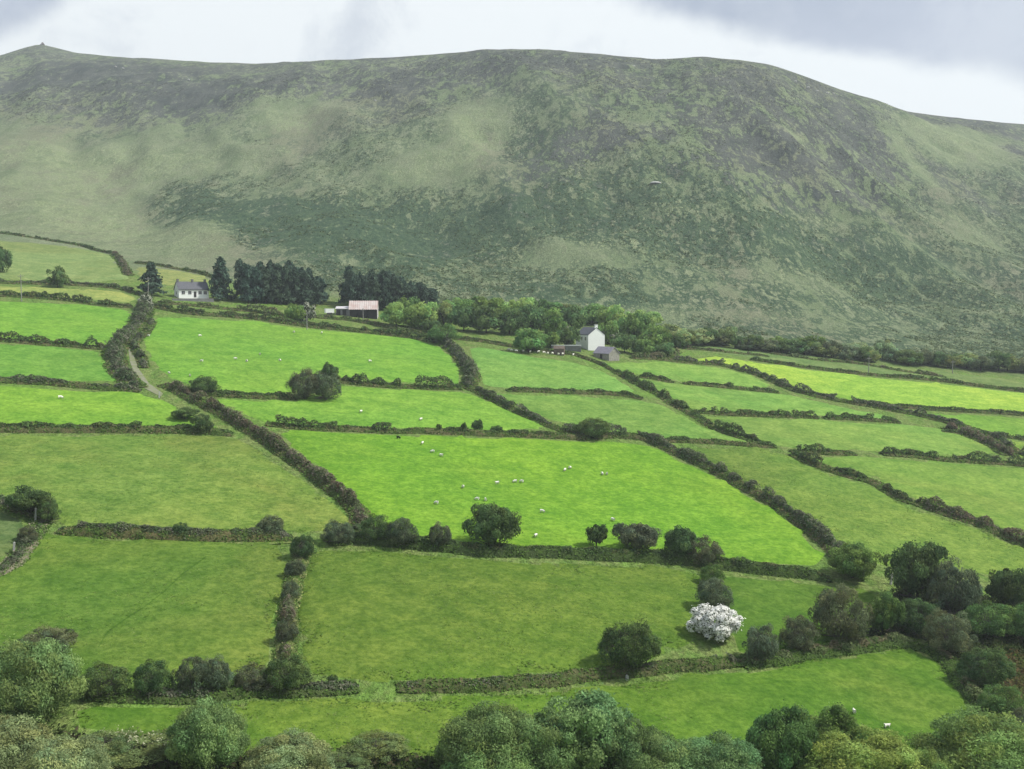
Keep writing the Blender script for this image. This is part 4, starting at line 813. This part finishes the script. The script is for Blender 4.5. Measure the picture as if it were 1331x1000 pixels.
for x in (-.4, .4):
    for s_ in (-1, 1):
        bm = bmesh.new(); bmesh.ops.create_cone(bm, cap_ends=True, segments=14, radius1=.36, radius2=.36, depth=.22, matrix=Matrix.Translation((x, s_ * 1.03, .36)) @ Matrix.Rotation(math.pi / 2, 4, 'X')); part(R, 'wheel', bm, M_DARKWOOD)
bm = bmesh.new(); box(bm, 1.7, 2.9, -.08, .08, .55, .68); box(bm, 2.8, 2.95, -.1, .1, 0, .54); part(R, 'drawbar', bm, M_DARKWOOD)
# white farmhouse: gable to the viewer, ridge running away
p = at(768, 454); R = empty('farmhouse', p + Vector((0, 4, 0)), math.radians(90 + 23), label='tall white farmhouse with its plain gable end towards the fields', category='house')
R.scale = (.93, .93, .93); rf = gable_house(R, 11.0, 7.3, 5.6, 8.4, M_WHITE, M_SLATE, over=.12)
for x in (-5.05,):
    bm = bmesh.new(); box(bm, x - .4, x + .4, -.55, .55, 7.9, 9.5); box(bm, x - .47, x + .47, -.62, .62, 9.5, 9.65); part(rf, 'chimney', bm, M_WHITE)
for x in (-3.2, 0, 3.2):
    window(R, x, 3.6, .95, 1.2, 3.65, 1); window(R, x, .9, .95, 1.3, -3.65)
# (outbuildings)
p = at(789, 467); R = empty('outbuilding', p + Vector((0, 2.5, 0)), math.radians(-52), label='low stone outbuilding with lilac-grey slate roof in front of the white farmhouse', category='shed')
gable_house(R, 8.0, 5.0, 2.0, 4.1, M_STONE, M_LILAC)
bm = bmesh.new(); box(bm, -.6, .6, -2.56, -2.46, -.6, 1.7); part(R, 'door', bm, M_DARKWOOD)
p = at(727, 460); R = empty('garden_shed', p, math.radians(-10), label='brown shed beside the white-capped yard wall', category='shed')
gable_house(R, 3.6, 2.8, 1.8, 2.7, M_BROWNSHED, M_BROWNSHED, over=.15, th=.12)
p = at(740, 455); R = empty('yard_wall', p, math.radians(-8), label='white-capped yard wall running up to the white farmhouse', category='wall')
bm = bmesh.new(); box(bm, -6.5, 4.2, -.22, .22, -1.2, 1.5); part(R, 'wall', bm, M_GREY)
bm = bmesh.new(); box(bm, -6.55, 4.25, -.29, .29, 1.502, 1.8); part(R, 'coping', bm, M_WHITE)

# ------------------------------------------------------------------ poles, posts, stones
def pole(px, py, hpx, label):
    p = at(px, py); hm_ = hpx / dist_px(p); R = empty('utility_pole', p - Vector((0, 0, .3)), 0.3, label=label, category='pole', group='wooden utility poles')
    V, Qd = tubes_np([[((0, 0, 0), .17), ((0, 0, hm_ + .3), .12)]], 7); link('post', mesh_np('post', V, Qd, smooth=True), M_POLE, R)
    bm = bmesh.new(); box(bm, -.9, .9, -.205, -.125, hm_ - .45, hm_ - .3); ca_ = part(R, 'crossarm', bm, M_POLE)
    for x in (-.8, 0, .8):
        bm = bmesh.new(); bmesh.ops.create_cone(bm, cap_ends=True, segments=8, radius1=.07, radius2=.05, depth=.2, matrix=Matrix.Translation((x, -.165, hm_ - .2))); part(ca_, 'insulator', bm, M_PALE)
pole(28, 391, 31, 'wooden utility pole in the hedge below the yellowish strip')
pole(193, 389, 27, 'wooden utility pole in front of the squat conifer')
pole(399, 429, 23, 'wooden utility pole in front of the pale blossoming tree')
pole(472, 419, 18, 'wooden utility pole below the rusty barn')
pole(1129, 487, 22, 'wooden utility pole above the vivid hay field')
pole(1238, 486, 16, 'wooden utility pole in the scrub belt above the hay field')
def post(px, py, h, label):
    p = at(px, py); bm = bmesh.new(); box(bm, -.16, .16, -.16, .16, -.4, h); prism(bm, [(-.16, h + .002), (.16, h + .002), (0, h + .16)], 'y', -.16, .16)
    o = link('gate_post', bm_mesh('gate_post', bm), M_PALE, None, label=label, category='post'); o.location = p; o.rotation_euler = (0.04, 0.06, .4)
post(46, 676, 1.9, 'pale stone gate post under the corner hawthorn')
post(18, 719, 1.6, 'pale stone gate post on the straggling stony hedge')
post(1158, 758, 1.7, 'pale stone gate post beside the large dark tree')
post(207, 516, 1.3, 'pale gate post at the foot of the gravel lane')
post(815, 882, .35, 'short pale post under the lone spreading thorn tree')
def boulder(px, py, wpx, hpx, seed, label, mat=None, name='boulder', group=None, lift=0.0):
    p = at(px, py); k = 1 / dist_px(p); bm = bmesh.new(); bmesh.ops.create_icosphere(bm, subdivisions=3, radius=1.0)
    rng = np.random.RandomState(seed); off = rng.rand(3) * 50
    for v in bm.verts:
        n_ = float(fbm(v.co.x * 1.3 + off[0] + v.co.z, v.co.y * 1.3 + off[1] - v.co.z, 3)); v.co *= 1 + n_ * .9
        v.co.x *= wpx * k / 2; v.co.y *= wpx * k / 2.4; v.co.z = max(v.co.z, -.3) * hpx * k * .75
    o = link(name, bm_mesh(name, bm), mat or M_PALE, None, label=label, category='rock', group=group); o.location = p + Vector((0, 0, lift)); return o
boulder(852, 238, 12, 2.6, 1, 'pale flat rock slab lying alone in the dark heather slope')
boulder(1088, 249, 6, 1.6, 2, 'small pale rock in the heather beyond the flat slab')
for i, (x, y, w_) in enumerate(((1034, 106, 3.5), (1050, 114, 4.5), (1062, 118, 3.5), (1075, 121, 4.5), (1083, 122, 3))):
    boulder(x, y, w_, 1.4, 10 + i, 'pale stone of the scree line just under the skyline shoulder', group='scree stones under the skyline shoulder')
for i, (x, y) in enumerate(((150, 87), (160, 89), (245, 104), (488, 131), (824, 86))):
    boulder(x, y, 3.2, 1.3, 20 + i, 'small pale stone high on the heather slope', group='stones high on the heather slope')
d_ = pixdir(57, 60); u_ = d_[0] / d_[1]; yc = float(np.interp(u_, _us, _dr)); xc = u_ * yc
R = empty('cairn', (xc, yc - 4, float(H(xc, yc - 4))), 0, label='small stone cairn on the pointed summit', category='cairn')
for i in range(14):
    bm = bmesh.new(); bmesh.ops.create_icosphere(bm, subdivisions=1, radius=1.0); rr_ = np.random.RandomState(200 + i)
    for v in bm.verts: v.co *= .8 + .4 * rr_.rand()
    lv = 0 if i < 8 else (1 if i < 12 else 2); an = i * 1.9; ra = (2.2, 1.2, .3)[lv]
    o = link('stone', bm_mesh('stone', bm), M_SCREE, R); o.location = (ra * math.cos(an), ra * math.sin(an), .6 + lv * 1.3); o.scale = (1.1, 1.0, .8)

# ------------------------------------------------------------------ sheep
def skin_sheep(name, head_down):
    m = bpy.data.meshes.new(name + '_cage'); hz = (.34, .18) if head_down else (.92, .90)
    V = [(-.52, 0, .66), (-.25, 0, .70), (.1, 0, .70), (.38, 0, .68), (.56, 0, .72 if not head_down else .58), (.74, 0, hz[0] if head_down else .92), (.92 if not head_down else .82, 0, hz[1] if head_down else .86),
         (.36, .15, .40), (.36, .16, .02), (.36, -.15, .40), (.40, -.16, .02), (-.48, .15, .42), (-.46, .16, .02), (-.48, -.15, .42), (-.44, -.16, .02), (-.66, 0, .58)]
    E = [(0, 1), (1, 2), (2, 3), (3, 4), (4, 5), (5, 6), (3, 7), (7, 8), (3, 9), (9, 10), (0, 11), (11, 12), (0, 13), (13, 14), (0, 15)]
    Rr = [.27, .31, .31, .27, .19, .13, .08, .085, .05, .085, .05, .10, .05, .10, .05, .07]
    m.from_pydata(V, E, []); o = bpy.data.objects.new(name, m); COL.objects.link(o)
    md = o.modifiers.new('skin', 'SKIN'); md.use_smooth_shade = True
    for i, r_ in enumerate(Rr): m.skin_vertices[0].data[i].radius = (r_, r_ * (1.0 if i > 4 else 1.05))
    m.skin_vertices[0].data[1].use_root = True
    s2 = o.modifiers.new('sub', 'SUBSURF'); s2.levels = 1; s2.render_levels = 1
    dg = bpy.context.evaluated_depsgraph_get(); me = bpy.data.meshes.new_from_object(o.evaluated_get(dg)); me.name = name
    bpy.data.objects.remove(o); n = len(me.vertices); co = np.empty(n * 3); me.vertices.foreach_get('co', co); co = co.reshape(-1, 3)
    c4 = np.ones((n, 4), np.float32); c4[:, :3] = (.80, .78, .70); c4[(co[:, 2] < .30) | (co[:, 0] > .66), :3] = (.30, .27, .23)
    a = me.color_attributes.new('col', 'FLOAT_COLOR', 'POINT'); a.data.foreach_set('color', c4.ravel()); me.materials.clear(); me.materials.append(M_FLEECE); return me
S_UP, S_DN = skin_sheep('standing_sheep', False), skin_sheep('grazing_sheep', True)
rS = np.random.RandomState(3); DG = bpy.context.evaluated_depsgraph_get()
def sheep(px, py, label, group, sc=1.0, black=False, rz=None):
    p = at(px, py); o = link('sheep', S_DN if rS.rand() < .6 else S_UP, None, None, label=label, category='sheep', group=group)
    o.location = p + Vector((0, 0, .05)); o.rotation_euler = (0, 0, rS.rand() * 6.28 if rz is None else rz); o.scale = (sc * .64,) * 3; o.color = (.02, .02, .02, 1) if black else (1, 1, 1, 1)
for x, y in ((549, 578), (562, 589), (574, 594), (602, 635), (567, 656), (620, 651), (631, 652), (646, 630), (669, 628), (678, 628), (734, 613), (741, 610), (783, 618), (789, 618), (705, 667), (696, 699), (797, 678)):
    sheep(x, y, 'white sheep grazing in the largest bright field', 'sheep in the largest bright field', 1.08)
for x, y in ((260, 438), (306, 468), (321, 471), (262, 471), (247, 490), (220, 487), (338, 462), (193, 438), (364, 470), (481, 471), (382, 433), (418, 434)):
    sheep(x, y, 'white sheep in the wide bright pasture below the barn', 'sheep in the pasture below the barn', 1.15)
for x, y in ((469, 537), (547, 547)): sheep(x, y, 'white sheep in the narrow pasture below the purple-brown thicket', 'sheep in the narrow pasture', 1.1)
sheep(79, 519, 'white sheep alone in the pasture where the gravel track ends', None, 1.3, rz=.3)
for x, y in ((661, 456), (665, 457), (671, 458), (680, 458), (689, 459), (700, 459), (707, 460), (712, 461), (718, 461), (726, 462), (731, 462), (745, 463)):
    sheep(x, y, 'white sheep in the flock lined up by the farm wall', 'flock by the farm wall', 1.35)
sheep(518, 571, 'black sheep near the top hedge of the largest bright field', None, 1.1, True)
sheep(1110, 928, 'white sheep in the lowest pasture near the scrub hedge, facing away', None, .95, rz=1.5)
sheep(1153, 947, 'white sheep side-on in the lowest pasture', None, .95, rz=.2)

# ------------------------------------------------------------------ loose ground cover (uncountable)
def scatter_poly(poly, n, rng):
    P = np.array([tuple(at(*q))[:2] for q in poly]); lo, hi = P.min(0), P.max(0); q = lo + rng.rand(int(n * 2.2), 2) * (hi - lo)
    ins = np.zeros(len(q), bool); j = len(P) - 1
    for i in range(len(P)):
        c_ = ((P[i, 1] > q[:, 1]) != (P[j, 1] > q[:, 1])) & (q[:, 0] < (P[j, 0] - P[i, 0]) * (q[:, 1] - P[i, 1]) / (P[j, 1] - P[i, 1] + 1e-9) + P[i, 0]); ins ^= c_; j = i
    return q[ins][:n]
def cover(name, label, q, size, pal, seed, up=0.5, lift=0.4, per=5, spread=.5):
    rng = np.random.RandomState(seed); q = np.repeat(q, per, 0); n = len(q); q = q + rng.normal(size=q.shape) * spread
    z = H(q[:, 0], q[:, 1]) + size * lift * rng.rand(n); P = np.stack([q[:, 0], q[:, 1], z], 1)
    nr = unit(rng, n); nr[:, 2] = np.abs(nr[:, 2]) + up
    V, Qd = leaf_quads(P, nr, size, rng, .5); pc = np.array(pal); kk = np.repeat(rng.randint(0, len(pc), n // per + 1), per)[:n]
    cols = pc[kk] * (.8 + .4 * rng.rand(n, 1)); link(name, mesh_np(name, V, Qd, np.repeat(cols, 4, 0)), M_LEAF, None, kind='stuff', label=label, category='plants')
rG = np.random.RandomState(77)
# hillside tufts: bracken and heather hummocks
ut = rG.rand(90000) * 1.05 - .525; Yt = 455 + 640 * rG.rand(90000) ** 1.15; Xt = ut * Yt
g0 = fbm(Xt / 40.0, Yt / 55.0, 4) + .5 * fbm(Xt / 9.0, Yt / 9.0, 2); kp = (g0 > -.03) & (Yt > np.interp(ut, _us, _y0) + 10) & (Yt < np.interp(ut, _us, _dr) - 40)
Xt, Yt = Xt[kp], Yt[kp]; up_ = (Yt - np.interp(Xt / Yt, _us, _y0)) / (np.interp(Xt / Yt, _us, _dr) - np.interp(Xt / Yt, _us, _y0))
lo_ = up_ + .25 * fbm(Xt / 120, Yt / 120, 3) < .45
ri_ = np.clip(np.searchsorted(yr, Yt), 0, nR - 1); ci_ = np.clip(np.round((Xt / (150 + .78 * Yt) + 1) / 2 * (nC - 1)).astype(int), 0, nC - 1)
cv_ = np.maximum(heather, bracken)[ri_, ci_] - pale[ri_, ci_] + .9 * g0[kp]; k3 = cv_ > .18
qa = np.stack([Xt, Yt], 1)[k3]; lo_ = lo_[k3]
cover('bracken', 'green bracken tufts scattered over the lower hillside', qa[lo_], .6, [(.075, .115, .05), (.095, .135, .055), (.12, .15, .065)], 1, 1.0, .5, 2, .8)
cover('heather', 'dark heather tufts scattered over the upper hillside', qa[~lo_], .6, [(.095, .095, .085), (.11, .115, .08), (.09, .11, .075)], 2, 1.2, .4, 2, .8)
# rushes and rank grass in the lower pastures
for i_, (poly, n_, lb) in enumerate((
    (FIELDS[8][0], 1500, 'rank grass tufts in the path pasture'), (FIELDS[23][0], 1700, 'rank grass tufts in the wide darker pasture'),
    (FIELDS[25][0], 1900, 'rank grass tufts in the lowest pasture'), (FIELDS[21][0], 1300, 'rank grass tufts in the long olive field'), (FIELDS[6][0], 1200, 'rank grass tufts in the large olive-patched pasture'))):
    qq = scatter_poly(poly, n_, rG); qq = qq[fbm(qq[:, 0] / 14, qq[:, 1] / 14, 3) > -.05]
    cover('grass_tufts', lb, qq, .2, [(.15, .26, .045), (.12, .22, .04), (.19, .26, .075)], 10 + i_, 1.6, .3, 6, .5)
# undergrowth round the bottom thicket, rusty bracken slope
cover('undergrowth', 'rough undergrowth beneath the willow thicket', scatter_poly([(-80, 960), (60, 945), (110, 962), (200, 978), (330, 988), (480, 978), (560, 988), (900, 990), (1180, 990), (1300, 985), (1400, 985), (1450, 1070), (-150, 1070)], 5200, rG), .34,
      [(.075, .105, .035), (.09, .12, .045), (.10, .09, .05), (.06, .085, .03)], 30, .4, 1.6, 6, .5)
cover('bracken', 'rusty dead bracken on the slope by the scrub hedge', scatter_poly([(1290, 845), (1331, 830), (1420, 830), (1420, 940), (1331, 925), (1305, 900)], 900, rG), .3,
      [(.16, .115, .055), (.13, .12, .05), (.10, .12, .04)], 31, .5, 1.2, 6, .4)
cover('undergrowth', 'green undergrowth beneath the thorn thicket', scatter_poly([(1150, 770), (1260, 775), (1400, 790), (1420, 850), (1300, 850), (1270, 900), (1225, 850), (1160, 835), (1130, 830)], 2600, rG), .32,
      [(.065, .095, .032), (.055, .085, .03), (.085, .10, .042)], 32, .4, 1.8, 6, .5)
cover('flowers', 'cream bramble flowers beside the round bushy willow', scatter_poly([(118, 968), (150, 962), (200, 968), (225, 976), (215, 982), (150, 978)], 34, rG), .15, [(.55, .55, .36), (.48, .50, .32)], 33, .8, 12, 7, .45)

# ------------------------------------------------------------------ the air
HAZE = 0.00019
bm = bmesh.new(); box(bm, -1700, 1700, -175, 1920, -240, 400)
m, t = newmat('haze'); pv = t.nodes.new('ShaderNodeVolumePrincipled'); pv.inputs['Color'].default_value = (.86, .93, 1.0, 1); pv.inputs['Density'].default_value = HAZE; pv.inputs['Anisotropy'].default_value = 0.2
om = t.nodes.new('ShaderNodeOutputMaterial'); t.links.new(pv.outputs[0], om.inputs['Volume'])
link('haze', bm_mesh('haze', bm), m, None, kind='stuff', label='thin pale haze filling the valley air', category='haze')
